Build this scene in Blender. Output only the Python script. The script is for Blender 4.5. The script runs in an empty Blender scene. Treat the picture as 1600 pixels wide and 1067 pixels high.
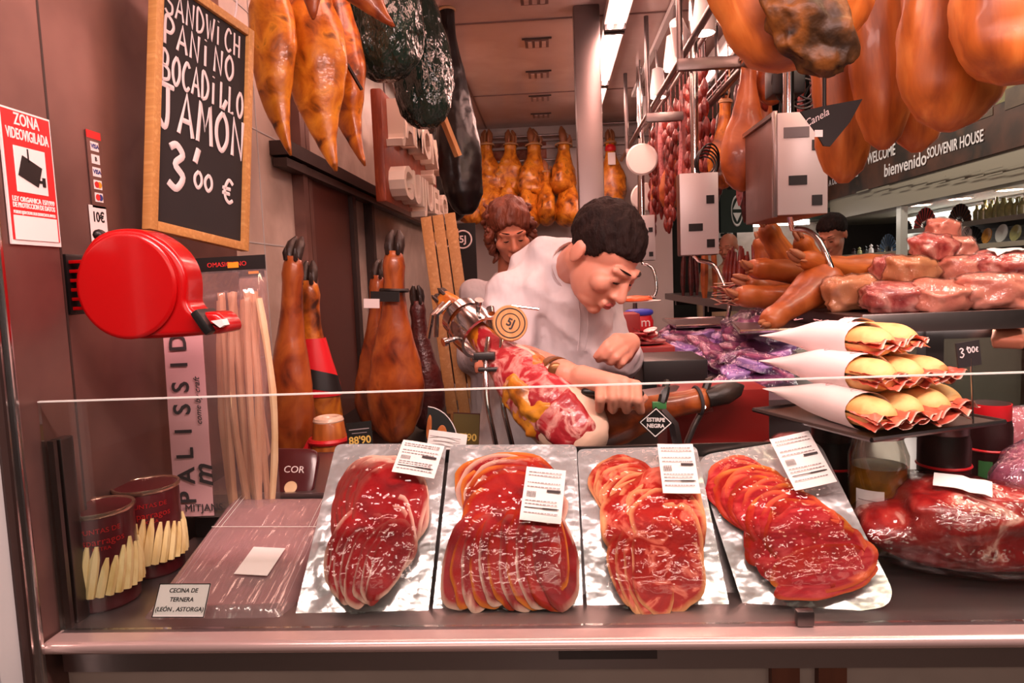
import bpy, bmesh, math, random
from mathutils import Vector, Matrix, Euler, noise
R = math.radians
V = Vector
SC = bpy.context.scene
COL = SC.collection
# ---------------------------------------------------------------- camera
F_PX, IW, IH, CAMZ = 1067.0, 1600, 1067, 1.5
_y = V((60/F_PX, 96.5/F_PX, -1)).normalized()
_z = V((-.034, 1, 0)); _z = (_z - _y*_z.dot(_y)).normalized()
_x = _y.cross(_z)
C2W = Matrix((_x, _y, _z))                       # camera axes -> world axes
cam_d = bpy.data.cameras.new('camera'); cam = bpy.data.objects.new('camera', cam_d); COL.objects.link(cam)
cam_d.sensor_width = 36; cam_d.lens = F_PX/IW*36; cam_d.clip_start = .02
cam.matrix_world = Matrix.Translation((0, 0, CAMZ)) @ C2W.to_4x4()
SC.camera = cam
def P(px, py, Y):
    """the point at depth Y metres into the stall that the photo shows at pixel (px, py)"""
    w = C2W @ V(((px-IW/2)/F_PX, (IH/2-py)/F_PX, -1))
    return V((0, 0, CAMZ)) + w*(Y/w.y)
def PZ(px, py, z):
    w = C2W @ V(((px-IW/2)/F_PX, (IH/2-py)/F_PX, -1))
    return V((0, 0, CAMZ)) + w*((z-CAMZ)/w.z)
# ---------------------------------------------------------------- world, lights, exposure
SC.view_settings.view_transform = 'Standard'; SC.view_settings.look = 'None'
SC.view_settings.exposure = 0.0; SC.view_settings.gamma = 1.0
wd = bpy.data.worlds.new('world'); SC.world = wd; wd.use_nodes = True
wd.node_tree.nodes['Background'].inputs[0].default_value = (.75, .62, .56, 1)
wd.node_tree.nodes['Background'].inputs[1].default_value = .10
PINK = (1, .50, .40)
def area(name, loc, size, size_y, power, col=PINK, rot=(0, 0, 0), spread=180):
    d = bpy.data.lights.new(name, 'AREA'); d.shape = 'RECTANGLE'; d.size = size; d.size_y = size_y
    d.energy = power; d.color = col; d.spread = R(spread)
    o = bpy.data.objects.new(name, d); o.location = loc; o.rotation_euler = rot; COL.objects.link(o); return o
area('counter_tube_light', (.35, .50, 2.35), 2.4, .14, 58, (1, .64, .60), (R(20), 0, 0))
area('left_tube_light', (-.62, 3.4, 2.70), .12, 3.6, 20, PINK)
area('right_tube_light', (.35, 3.9, 2.66), .14, 2.8, 17, PINK)
area('stall_front_light', (.1, 2.0, 2.75), 1.2, .3, 13, PINK)
area('display_case_light', (.95, 3.0, 2.5), .1, 3.0, 15, (1, .46, .40))
area('rail_meat_light', (1.15, 1.35, 2.72), 1.0, .2, 13, (1, .74, .48))
area('aisle_light', (2.7, 6.0, 3.7), .5, 6, 90, (1, .88, .74), (0, R(-48), 0))
area('market_hall_light', (.2, -1.8, 2.5), 3, 1.0, 26, (1, .78, .66), (R(48), 0, 0))
area('shelf_under_fill', (1.08, 2.25, 1.31), .35, .5, 3.5, (1, .84, .76))  # unseen fill added to brighten the dark space under the shelf
area('aisle_front_fill', (1.8, 1.3, 3.1), .6, 1.5, 40, (1, .88, .76))  # unseen fill added to brighten the hand and aisle at far right
area('souvenir_shop_light', (5.2, 8.0, 2.2), .5, 6, 70, (1, .95, .88))
# ---------------------------------------------------------------- materials
def lin(c):
    c = [x/255 for x in c[:3]]
    return tuple((x/12.92 if x <= .04045 else ((x+.055)/1.055)**2.4) for x in c) + (1,)
MATS = {}
def mat(name, col, rough=.5, metal=0, coat=0, cols=None, scale=8, detail=4, bump=0, bscale=40, stretch=(1, 1, 1),
        emit=0, sss=0, spec=.5, pos=None, attr=None, attr_col=None, distort=0, alpha=1, aniso=0, bdist=.01):
    m = bpy.data.materials.new(name); m.use_nodes = True; MATS[name] = m
    nt = m.node_tree; ns, ln = nt.nodes, nt.links; b = ns['Principled BSDF']
    b.inputs['Base Color'].default_value = lin(col); b.inputs['Roughness'].default_value = rough
    b.inputs['Metallic'].default_value = metal; b.inputs['Coat Weight'].default_value = coat
    b.inputs['Coat Roughness'].default_value = .08; b.inputs['Specular IOR Level'].default_value = spec
    b.inputs['Alpha'].default_value = alpha
    if sss:
        b.inputs['Subsurface Weight'].default_value = sss; b.inputs['Subsurface Radius'].default_value = (.01, .004, .002)
        b.inputs['Subsurface Scale'].default_value = 1
    if emit:
        b.inputs['Emission Color'].default_value = lin(col); b.inputs['Emission Strength'].default_value = emit
    tc = mp = None
    def coords():
        nonlocal tc, mp
        if not tc:
            tc = ns.new('ShaderNodeTexCoord'); mp = ns.new('ShaderNodeMapping'); mp.inputs['Scale'].default_value = stretch
            ln.new(tc.outputs['Object'], mp.inputs[0])
        return mp.outputs[0]
    out = None
    if cols:
        n = ns.new('ShaderNodeTexNoise'); n.inputs['Scale'].default_value = scale; n.inputs['Detail'].default_value = detail
        n.inputs['Distortion'].default_value = distort
        ln.new(coords(), n.inputs['Vector'])
        r = ns.new('ShaderNodeValToRGB'); allc = [col]+list(cols); k = len(allc)
        ps = pos or [.30+.42*i/(k-1) for i in range(k)]
        while len(r.color_ramp.elements) < k: r.color_ramp.elements.new(.5)
        for e, c, p in zip(r.color_ramp.elements, allc, ps): e.position = p; e.color = lin(c)
        ln.new(n.outputs['Fac'], r.inputs[0]); out = r.outputs[0]
    if attr:
        a = ns.new('ShaderNodeAttribute'); a.attribute_name = attr
        mx = ns.new('ShaderNodeMix'); mx.data_type = 'RGBA'
        if out: ln.new(out, mx.inputs[6])
        else: mx.inputs[6].default_value = lin(col)
        mx.inputs[7].default_value = lin(attr_col); ln.new(a.outputs['Fac'], mx.inputs[0]); out = mx.outputs[2]
    if out: ln.new(out, b.inputs['Base Color'])
    if bump:
        n2 = ns.new('ShaderNodeTexNoise'); n2.inputs['Scale'].default_value = bscale; n2.inputs['Detail'].default_value = 3
        ln.new(coords(), n2.inputs['Vector'])
        bp = ns.new('ShaderNodeBump'); bp.inputs['Strength'].default_value = bump; bp.inputs['Distance'].default_value = bdist
        ln.new(n2.outputs['Fac'], bp.inputs['Height']); ln.new(bp.outputs[0], b.inputs['Normal'])
        if coat: ln.new(bp.outputs[0], b.inputs['Coat Normal'])
    return m
def film(name, tint=(255, 255, 255), gloss=.10, rough=.08, bump=.3, bscale=30, milk=0, milk_col=(230, 200, 200), stretch=(1, 1, 1), fres=.45):
    """clear plastic or glass: see-through with a glossy skin"""
    m = bpy.data.materials.new(name); m.use_nodes = True; MATS[name] = m
    nt = m.node_tree; ns, ln = nt.nodes, nt.links; ns.remove(ns['Principled BSDF']); o = ns['Material Output']
    t = ns.new('ShaderNodeBsdfTransparent'); t.inputs[0].default_value = lin(tint)
    g = ns.new('ShaderNodeBsdfGlossy'); g.inputs['Roughness'].default_value = rough
    base = t.outputs[0]
    if milk:
        d = ns.new('ShaderNodeBsdfDiffuse'); d.inputs[0].default_value = lin(milk_col)
        m1 = ns.new('ShaderNodeMixShader'); m1.inputs[0].default_value = milk
        ln.new(t.outputs[0], m1.inputs[1]); ln.new(d.outputs[0], m1.inputs[2]); base = m1.outputs[0]
    mx = ns.new('ShaderNodeMixShader'); lw = ns.new('ShaderNodeLayerWeight'); lw.inputs['Blend'].default_value = .25
    ma = ns.new('ShaderNodeMath'); ma.operation = 'MULTIPLY_ADD'; ma.inputs[1].default_value = fres; ma.inputs[2].default_value = gloss
    ln.new(lw.outputs['Fresnel'], ma.inputs[0]); ln.new(ma.outputs[0], mx.inputs[0])
    ln.new(base, mx.inputs[1]); ln.new(g.outputs[0], mx.inputs[2]); ln.new(mx.outputs[0], o.inputs['Surface'])
    if bump:
        tc = ns.new('ShaderNodeTexCoord'); mp = ns.new('ShaderNodeMapping'); mp.inputs['Scale'].default_value = stretch
        n = ns.new('ShaderNodeTexNoise'); n.inputs['Scale'].default_value = bscale; n.inputs['Detail'].default_value = 2
        bp = ns.new('ShaderNodeBump'); bp.inputs['Strength'].default_value = bump; bp.inputs['Distance'].default_value = .01
        ln.new(tc.outputs['Object'], mp.inputs[0]); ln.new(mp.outputs[0], n.inputs['Vector'])
        ln.new(n.outputs['Fac'], bp.inputs['Height']); ln.new(bp.outputs[0], g.inputs['Normal'])
    return m
# ---------------------------------------------------------------- mesh building
def frame_to(d, up=V((0, 0, 1))):
    d = V(d).normalized()
    if abs(d.dot(up)) > .98: up = V((0, 1, 0))
    x = up.cross(d).normalized(); y = d.cross(x)
    return Matrix((x, y, d)).transposed()          # local z -> d, local y ~ up
def axes(o, x, y):
    """matrix with origin o, local x along x, local y near y"""
    x = V(x).normalized(); z = x.cross(V(y)).normalized(); y = z.cross(x)
    m = Matrix((x, y, z)).transposed().to_4x4(); m.translation = V(o); return m
def rot(ax, deg): return Matrix.Rotation(R(deg), 4, ax)
def T(*a): return Matrix.Translation(V(a if len(a) == 3 else a[0]))
class MB:
    def __init__(s): s.v = []; s.f = []; s.at = {}
    def add(s, vs, fs, M=None):
        k = len(s.v)
        s.v += [(M @ V(p)) if M else V(p) for p in vs]; s.f += [tuple(i+k for i in f) for f in fs]; return s
    def box(s, c, d, M=None, bev=0):
        if bev:
            bm = bmesh.new(); bmesh.ops.create_cube(bm, size=1)
            for v in bm.verts: v.co = V((v.co.x*d[0], v.co.y*d[1], v.co.z*d[2]))
            bmesh.ops.bevel(bm, geom=bm.edges[:], offset=min(bev, min(d)*.45), segments=2, affect='EDGES', profile=.6)
            bm.verts.index_update(); vs = [v.co+V(c) for v in bm.verts]; fs = [[v.index for v in f.verts] for f in bm.faces]; bm.free()
            return s.add(vs, fs, M)
        x, y, z = [q/2 for q in d]
        vs = [V(c)+V((i*x, j*y, k*z)) for i in (-1, 1) for j in (-1, 1) for k in (-1, 1)]
        return s.add(vs, [(0, 1, 3, 2), (4, 6, 7, 5), (0, 4, 5, 1), (2, 3, 7, 6), (0, 2, 6, 4), (1, 5, 7, 3)], M)
    def loft(s, rings, cap=True, closed=True, M=None):
        n = len(rings[0]); vs = [p for r in rings for p in r]; fs = []
        for i in range(len(rings)-1):
            for j in range(n if closed else n-1):
                a, b = i*n+j, i*n+(j+1) % n; fs.append((a, b, b+n, a+n))
        if cap: fs.append(tuple(range(n-1, -1, -1))); fs.append(tuple(range((len(rings)-1)*n, len(rings)*n)))
        return s.add(vs, fs, M)
    def tube(s, pts, r, n=8, cap=True, M=None, flat=1, up=None):
        pts = [V(p) for p in pts]; k = len(pts); rs = r if isinstance(r, (list, tuple)) else [r]*k
        rings = []; prev = None
        for i in range(k):
            d = (pts[min(i+1, k-1)]-pts[max(i-1, 0)])
            if d.length < 1e-9: d = V((0, 0, 1))
            d.normalize()
            if prev is None: fr = frame_to(d, up or V((0, 0, 1))); x = fr.col[0].copy()
            else: x = prev - d*prev.dot(d); x.normalize()
            y = d.cross(x); prev = x
            rings.append([pts[i]+x*math.cos(a)*rs[i]+y*math.sin(a)*rs[i]*flat for a in [2*math.pi*j/n for j in range(n)]])
        return s.loft(rings, cap, True, M)
    def lathe(s, prof, n=24, M=None, cap=True):
        return s.loft([[V((r*math.cos(a), r*math.sin(a), z)) for a in [2*math.pi*j/n for j in range(n)]] for r, z in prof], cap, True, M)
    def cyl(s, a, b, r, n=16): return s.tube([a, b], r, n)
    def prism(s, poly, t, M=None):
        k = len(poly); vs = [V((x, y, 0)) for x, y in poly]+[V((x, y, t)) for x, y in poly]
        fs = [tuple(range(k-1, -1, -1)), tuple(range(k, 2*k))]+[(i, (i+1) % k, k+(i+1) % k, k+i) for i in range(k)]
        return s.add(vs, fs, M)
    def grid(s, fn, nu, nv, M=None, thick=0):
        vs = [V(fn(i/nu, j/nv)) for j in range(nv+1) for i in range(nu+1)]; w = nu+1
        fs = [(j*w+i, j*w+i+1, (j+1)*w+i+1, (j+1)*w+i) for j in range(nv) for i in range(nu)]
        if thick:
            k = len(vs); vs += [p+V((0, 0, -thick)) for p in vs]; fs += [tuple(q+k for q in reversed(f)) for f in fs]
            ed = [i for i in range(w)]+[j*w+nu for j in range(1, nv+1)]+[nv*w+i for i in range(nu-1, -1, -1)]+[j*w for j in range(nv-1, 0, -1)]
            for a, b in zip(ed, ed[1:]+ed[:1]): fs.append((b, a, a+k, b+k))
        return s.add(vs, fs, M)
    def blob(s, c, r, M=None, sub=3, amp=0, freq=3, seed=0, sq=1):
        bm = bmesh.new(); bmesh.ops.create_icosphere(bm, subdivisions=sub, radius=1); bm.verts.index_update()
        vs = []
        for v in bm.verts:
            p = v.co.copy()
            if sq != 1: p = V([math.copysign(abs(q)**sq, q) for q in p])
            k = 1+amp*noise.fractal(p*freq+V((seed*7.3, seed*3.1, seed)), 1, 2, 3)
            vs.append(V(c)+V((p.x*r[0], p.y*r[1], p.z*r[2]))*k)
        fs = [[v.index for v in f.verts] for f in bm.faces]; bm.free(); return s.add(vs, fs, M)
    def ring(s, c, r, t, n=32, m=8, M=None, arc=(0, 360)):
        full = arc[1]-arc[0] >= 360; k = n if full else n+1
        rings = [[V(c)+V(((r+t*math.cos(q))*math.cos(a), (r+t*math.cos(q))*math.sin(a), t*math.sin(q))) for q in [2*math.pi*j/m for j in range(m)]]
                 for a in [R(arc[0]+(arc[1]-arc[0])*i/n) for i in range(k)]]
        if full: rings.append(rings[0])
        return s.loft(rings, not full, True, M)
    def text(s, txt, size, M=None, ext=.001, align='CENTER', bold=0, shear=0, w=1):
        c = bpy.data.curves.new('t', 'FONT'); c.body = txt; c.size = size; c.extrude = ext; c.align_x = align; c.align_y = 'CENTER'
        c.offset = bold; c.shear = shear; c.resolution_u = 3
        o = bpy.data.objects.new('t', c); COL.objects.link(o); dg = bpy.context.evaluated_depsgraph_get(); dg.update()
        me = o.evaluated_get(dg).to_mesh()
        s.add([V((v.co.x*w, v.co.y, v.co.z)) for v in me.vertices], [tuple(p.vertices) for p in me.polygons], M)
        o.evaluated_get(dg).to_mesh_clear(); bpy.data.objects.remove(o); bpy.data.curves.remove(c); return s
    def obj(s, name, m, parent=None, smooth=True, M=None, ang=40, attr=None):
        me = bpy.data.meshes.new(name); inv = M.inverted() if M else None
        me.from_pydata([(inv @ p) if inv else p for p in s.v], [], s.f); me.validate(); me.update()
        if attr:
            for k, vals in attr.items():
                a = me.attributes.new(k, 'FLOAT', 'POINT'); a.data.foreach_set('value', vals[:len(me.vertices)])
        ms = m if isinstance(m, list) else [m]
        for q in ms: me.materials.append(MATS[q] if isinstance(q, str) else q)
        if smooth:
            me.shade_smooth()
            me.set_sharp_from_angle(angle=R(ang))
        o = bpy.data.objects.new(name, me); COL.objects.link(o)
        if M: o.matrix_world = M
        if parent:
            o.parent = parent
            if M: o.matrix_parent_inverse = parent.matrix_world.inverted() if parent.parent is None else Matrix()
        return o
def thing(name, label, cat, M=None, group=None):
    o = bpy.data.objects.new(name, None); COL.objects.link(o); o.empty_display_size = .05
    if M is not None: o.matrix_world = M if isinstance(M, Matrix) else T(M)
    return tag(o, label, cat, group)
def tag(o, label, cat, group=None, kind=None):
    if label: o['label'] = label
    if cat: o['category'] = cat
    if group: o['group'] = group
    if kind: o['kind'] = kind
    return o
def part(name, mb, m, parent, **k):
    """mb is in the parent's own coordinates"""
    return mb.obj(name, m, parent, **k)
def wpart(name, mb, m, parent, **k):
    """mb is in world coordinates; stored relative to the thing"""
    r = parent
    Mw = parent.matrix_world.copy() if parent.parent is None else parent.parent.matrix_world @ parent.matrix_basis
    inv = Mw.inverted(); mb.v = [inv @ p for p in mb.v]
    return mb.obj(name, m, parent, **k)
def single(name, mb, m, label, cat, group=None, at=None, kind=None, **k):
    """a thing that is one mesh, its origin at its base"""
    if at is None:
        xs = [p.x for p in mb.v]; ys = [p.y for p in mb.v]; zs = [p.z for p in mb.v]
        at = T((min(xs)+max(xs))/2, (min(ys)+max(ys))/2, min(zs))
    o = mb.obj(name, m, None, M=at, **k)
    return tag(o, label, cat, group, kind)
def struct(name, mb, m, **k):
    o = mb.obj(name, m, None, **k); o['kind'] = 'structure'; return o
def dup(root, M, label=None, group=None):
    """a copy of a thing with copies of its parts and sub-parts"""
    r = root.copy(); COL.objects.link(r); r.matrix_world = M
    if label: r['label'] = label
    if group: r['group'] = group
    for ch in list(root.children):
        c = ch.copy(); COL.objects.link(c); c.parent = r
        for g in list(ch.children):
            d = g.copy(); COL.objects.link(d); d.parent = c
    return r
def remesh(mb, voxel, smooth=4, it_f=.5):
    """melt overlapping closed shapes into one continuous skin"""
    me = bpy.data.meshes.new('t'); me.from_pydata(mb.v, [], mb.f); o = bpy.data.objects.new('t', me); COL.objects.link(o)
    m = o.modifiers.new('r', 'REMESH'); m.mode = 'VOXEL'; m.voxel_size = voxel
    q = o.modifiers.new('s', 'SMOOTH'); q.iterations = smooth; q.factor = it_f
    dg = bpy.context.evaluated_depsgraph_get(); dg.update()
    e = o.evaluated_get(dg).to_mesh(); out = MB()
    out.add([v.co.copy() for v in e.vertices], [tuple(p.vertices) for p in e.polygons])
    o.evaluated_get(dg).to_mesh_clear(); bpy.data.objects.remove(o); bpy.data.meshes.remove(me)
    return out
def capsule(mb, a, b, ra, rb, n=14, flat=1, up=None):
    a, b = V(a), V(b); d = (b-a)
    L = d.length
    if L < 1e-6: d = V((0, 0, 1)); 
    d = d.normalized(); pts = []; rs = []
    for t in (-.96, -.75, -.4, 0): pts.append(a+d*t*ra); rs.append(ra*math.sqrt(max(0, 1-t*t)))
    for t in (0, .4, .75, .96): pts.append(b+d*t*rb); rs.append(rb*math.sqrt(max(0, 1-t*t)))
    if L < 1e-4: pts.pop(4); rs.pop(4)
    return mb.tube(pts, rs, n, flat=flat, up=up)
def wobble(mb, amp, freq, seed=0):
    for i, p in enumerate(mb.v):
        mb.v[i] = p + noise.noise_vector(p*freq+V((seed*5.7, seed, seed*2.3)))*amp
    return mb
def bez(p0, p1, p2, p3, n=10):
    return [(V(p0)*(1-t)**3+V(p1)*3*t*(1-t)**2+V(p2)*3*t*t*(1-t)+V(p3)*t**3) for t in [i/n for i in range(n+1)]]
def lerp(a, b, t): return a+(b-a)*t
def interp(tab, t):
    for (a, x), (b, y) in zip(tab, tab[1:]):
        if t <= b: 
            u = (t-a)/(b-a) if b > a else 0; u = u*u*(3-2*u)*.5+u*.5
            return x+(y-x)*u
    return tab[-1][1]
# ---------------------------------------------------------------- the stall's materials
mat('pillar_steel', (120, 108, 106), .34, .9, bump=.02)
mat('steel_wall', (150, 116, 108), .42, .75, bump=.08, bscale=6, cols=[(126, 96, 90), (160, 126, 116)], scale=3)
mat('steel', (176, 166, 164), .30, 1, bump=.03, bscale=60, stretch=(1, 1, .1))
mat('steel_dark', (105, 98, 98), .38, 1)
mat('chrome', (205, 198, 196), .16, 1)
mat('deck_steel', (150, 138, 140), .30, .9, bump=.03, bscale=20)
mat('grey_panel', (190, 194, 194), .55)
mat('hall_grey', (74, 64, 58), .7)
mat('beige_cloth', (190, 160, 130), .8)
mat('beige_panel', (178, 156, 146), .6, cols=[(166, 146, 136), (186, 166, 156)], scale=4)
mat('brown_wood', (110, 60, 40), .5, cols=[(90, 46, 30)], scale=6, stretch=(6, 6, .6))
mat('ceiling_panel', (205, 180, 172), .22, 0, spec=.55, cols=[(196, 170, 160), (214, 190, 182)], scale=2)
mat('ceiling_seam', (120, 90, 84), .5)
mat('tile_wall', (196, 180, 168), .35, cols=[(180, 164, 152), (206, 192, 180)], scale=5)
mat('wall_white', (200, 188, 184), .45)
mat('dark_frame', (52, 36, 32), .5)
mat('maroon_panel', (84, 44, 36), .4)
mat('floor_tile', (96, 84, 78), .4, cols=[(80, 70, 66)], scale=12)
mat('black', (18, 16, 16), .4)
mat('black_matte', (26, 22, 22), .75)
mat('slate', (30, 26, 27), .8, cols=[(36, 31, 32)], scale=6)
mat('chalk', (226, 214, 214), .95)
mat('light_wood', (206, 152, 88), .5, cols=[(188, 134, 74), (216, 166, 104)], scale=5, stretch=(14, 14, 1.2))
mat('red_wood', (150, 66, 36), .4, cols=[(132, 54, 28), (164, 78, 44)], scale=6, stretch=(2, 2, 12))
mat('pine', (204, 150, 92), .55, cols=[(190, 136, 80), (214, 164, 108)], scale=4, stretch=(10, 10, 1))
mat('white_plastic', (232, 226, 222), .4)
mat('white_letter', (236, 222, 206), .5)
mat('red_plastic', (172, 6, 10), .25, coat=.25)
mat('sign_red', (215, 34, 36), .45)
mat('paper', (240, 232, 230), .8)
mat('paper_print', (60, 52, 54), .8)
mat('grey_print', (150, 136, 138), .8)
mat('visa_blue', (40, 60, 130), .5)
mat('master_red', (210, 40, 40), .5)
mat('orange_sticker', (240, 150, 20), .6)
mat('yellow_digit', (226, 186, 90), .6)
mat('tube_glow', (255, 206, 194), .5, emit=18)
mat('tube_glow_cool', (255, 232, 222), .5, emit=14)
mat('spot_glow', (255, 236, 226), .5, emit=14)
film('glass', (247, 252, 250), gloss=.025, rough=.02, bump=0)
mat('glass_edge', (222, 226, 220), .25)
film('clear_film', (255, 252, 252), gloss=.07, rough=.10, bump=.9, bscale=38)
film('pack_film', (255, 252, 252), gloss=.03, rough=.04, bump=.6, bscale=40, fres=.12)
film('milky_film', (240, 216, 220), gloss=.10, rough=.16, bump=1.0, bscale=16, milk=.27, milk_col=(240, 204, 206), stretch=(4, .6, 1))
mat('cecina_tray', (178, 122, 122), .4, cols=[(150, 100, 102), (190, 140, 138)], scale=9)
film('purple_film', (236, 218, 242), gloss=.10, rough=.10, bump=.9, bscale=60, milk=.04, milk_col=(205, 180, 225))
film('jar_glass', (240, 236, 226), gloss=.16, rough=.05, bump=0)
# meats
mat('ham_gold', (74, 32, 10), .38, coat=.25, cols=[(186, 104, 22), (224, 146, 40), (92, 42, 14)], scale=15, detail=6, bump=.35, bscale=22, pos=[.32, .46, .62, .76], distort=.6)
mat('ham_amber', (60, 24, 10), .36, coat=.3, cols=[(158, 78, 16), (206, 122, 28), (72, 30, 12)], scale=14, detail=6, bump=.3, bscale=18, pos=[.32, .46, .60, .72], distort=.6)
mat('ham_brown', (66, 24, 12), .36, coat=.3, cols=[(142, 62, 22), (176, 92, 36), (100, 40, 16)], scale=14, detail=6, bump=.3, bscale=20, pos=[.3, .45, .6, .75], distort=.6, stretch=(1, 1, .6))
mat('ham_orange', (128, 58, 14), .5, coat=.08, cols=[(184, 98, 32), (214, 134, 62)], scale=11, detail=5, bump=.25, bscale=18, distort=.8, stretch=(1.5, 1.5, .35), sss=.1)
mat('ham_rose', (112, 46, 16), .42, coat=.15, cols=[(162, 82, 34), (186, 110, 60)], scale=10, bump=.2, bscale=20, distort=.5)
mat('ham_crust', (26, 17, 9), .5, cols=[(58, 36, 14), (112, 66, 22), (22, 15, 9)], scale=14, bump=.5, bscale=34, spec=.3)
mat('hoof_dark', (30, 20, 18), .45, cols=[(52, 36, 28)], scale=14, bump=.3)
mat('hoof_pale', (170, 112, 74), .45, cols=[(150, 92, 60)], scale=14, bump=.3)
mat('cut_meat', (148, 22, 32), .35, coat=.4, cols=[(172, 40, 48), (222, 150, 140), (160, 30, 40)], scale=20, detail=6, bump=.3, bscale=50, pos=[.3, .48, .58, .66], distort=1.2)
mat('white_fat', (238, 204, 180), .4, coat=.3, cols=[(228, 184, 160)], scale=8, bump=.2)
mat('slice_a', (104, 6, 12), .34, coat=0, spec=.12, cols=[(140, 12, 18), (160, 26, 28)], scale=16, detail=5, bump=.12, bscale=30, attr='fat', attr_col=(236, 196, 176), distort=1)
mat('slice_b', (122, 10, 12), .34, coat=0, spec=.12, cols=[(156, 20, 18), (176, 44, 30)], scale=16, detail=5, bump=.12, bscale=30, attr='fat', attr_col=(232, 138, 60), distort=1)
mat('slice_c', (140, 14, 14), .34, coat=0, spec=.12, cols=[(166, 30, 22), (216, 112, 92), (168, 34, 26)], scale=18, detail=6, bump=.12, bscale=30, attr='fat', attr_col=(240, 170, 120), distort=2, pos=[.3, .52, .60, .68])
mat('slice_d', (134, 10, 24), .34, coat=0, spec=.12, cols=[(164, 24, 36), (190, 66, 66)], scale=22, detail=5, bump=.12, bscale=30, attr='fat', attr_col=(232, 110, 70), distort=1, stretch=(1, 3, 1))
mat('sausage_red', (78, 10, 8), .42, coat=.12, cols=[(116, 24, 14), (152, 56, 34)], scale=24, bump=.4, bscale=60)
mat('sausage_dark', (58, 18, 18), .4, coat=.3, cols=[(90, 28, 24)], scale=24, bump=.4, bscale=60)
mat('salami', (150, 60, 66), .4, cols=[(196, 120, 120), (120, 40, 48)], scale=40, coat=.3)
mat('silver', (226, 232, 234), .22, .72, bump=.5, bscale=16, bdist=.012)
mat('slab_meat', (120, 14, 18), .30, coat=.4, cols=[(158, 30, 30), (184, 58, 50), (238, 184, 168), (140, 22, 24)], scale=9, detail=6, bump=.5, bscale=26, pos=[.3, .45, .55, .61, .67], distort=1.8)
mat('pork_pink', (206, 120, 106), .35, coat=.4, cols=[(222, 150, 128), (190, 92, 86)], scale=7, bump=.25, bscale=20, distort=.6)
mat('pork_red', (150, 40, 44), .32, coat=.5, cols=[(190, 96, 88), (222, 160, 146), (140, 32, 38)], scale=10, bump=.4, bscale=24, distort=1.4)
mat('rind', (214, 158, 112), .45, coat=.25, cols=[(200, 138, 96), (224, 174, 132)], scale=6)
mat('bread', (216, 146, 70), .55, cols=[(240, 196, 128), (196, 118, 48)], scale=12, bump=.3, bscale=30)
mat('crumb', (240, 220, 178), .9, bump=.6, bscale=60)
mat('wrap_paper', (246, 226, 224), .85, bump=.25, bscale=9)
mat('wrap_print', (222, 170, 174), .85)
mat('jamon_pink', (204, 70, 58), .35, coat=.3, cols=[(222, 104, 80), (186, 46, 44)], scale=14, attr='fat', attr_col=(246, 214, 200))
mat('salmon', (230, 110, 60), .4)
mat('breadstick', (236, 202, 164), .6, cols=[(222, 180, 136)], scale=18)
mat('green_bag', (14, 30, 26), .16, cols=[(30, 54, 46)], scale=8, bump=1.0, bscale=20, spec=.6, coat=.2, bdist=.03, stretch=(1, 1, .5))
mat('black_bag', (16, 12, 13), .3, bump=.5, bscale=10)
mat('can_dark', (74, 16, 22), .28, coat=.3)
mat('can_lid', (196, 160, 140), .2, .9)
mat('asparagus', (226, 196, 130), .5, cols=[(236, 214, 158), (206, 170, 100)], scale=10, stretch=(4, 4, 1))
mat('jar_food', (168, 104, 24), .4, cols=[(206, 140, 44), (120, 84, 24)], scale=16)
mat('dark_food', (40, 10, 12), .4)
mat('red_box', (150, 34, 30), .4)
mat('red_pack', (214, 30, 40), .35)
mat('blue_pack', (60, 70, 190), .35)
mat('label_green', (60, 120, 66), .5)
mat('purple_lit_meat', (120, 46, 74), .4, coat=.4, cols=[(160, 84, 120), (96, 34, 62)], scale=20)  # purple case light mixed into these meat, fat and pack colours
mat('purple_lit_fat', (214, 178, 214), .4, coat=.3, cols=[(190, 150, 200)], scale=20)
mat('purple_lit_pack', (140, 110, 168), .3, coat=.4, cols=[(170, 140, 200), (100, 74, 130)], scale=14)
# people
mat('skin', (214, 150, 126), .5, sss=.15, cols=[(208, 140, 116)], scale=6)
mat('skin_warm', (196, 124, 96), .5, sss=.15)
mat('lip', (176, 88, 80), .5)
mat('hair_dark', (24, 14, 12), .75, spec=.2, bump=1, bscale=90, stretch=(1, 1, .35), cols=[(38, 22, 18)], scale=60)
mat('hair_auburn', (92, 44, 28), .5, bump=1, bscale=70, cols=[(126, 64, 40)], scale=30, stretch=(1, 1, .3))
mat('hair_grey', (120, 100, 92), .7)
mat('coat_white', (204, 196, 198), .8, bump=.55, bscale=7, bdist=.05, stretch=(1.3, 1.3, .8))
mat('dark_cloth', (40, 34, 44), .8)
mat('navy_cloth', (28, 30, 52), .8)
mat('rust_cloth', (150, 64, 44), .8, cols=[(190, 130, 110), (110, 40, 30)], scale=12)
mat('eye_dark', (24, 14, 12), .2)
mat('watch', (150, 100, 60), .3, .6)
mat('rope', (190, 150, 110), .8)
mat('green_sign', (26, 40, 34), .5)
mat('white_tile', (214, 214, 206), .3)
mat('bullnose_steel', (206, 180, 174), .24, .6)
mat('shop_fascia', (150, 140, 124), .5)
mat('glass_stuff', (150, 150, 110), .15, cols=[(190, 186, 120)], scale=20)
mat('red_fan', (190, 30, 34), .5)
mat('blue_fan', (90, 130, 170), .5)
# ---------------------------------------------------------------- the setting
XL, XL2, XW, YB, ZC, ZS = -.815, -.845, -.97, 5.95, 2.80, .12      # steel pier face, tiled wall, back wall, stall ceiling, stall floor
struct('floor', MB().box((2.5, 4, -.05), (14, 22, .1)), 'floor_tile')
struct('floor_stall', MB().box((-.02, 3.5, ZS/2), (1.96, 4.95, ZS)), 'floor_tile')
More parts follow.
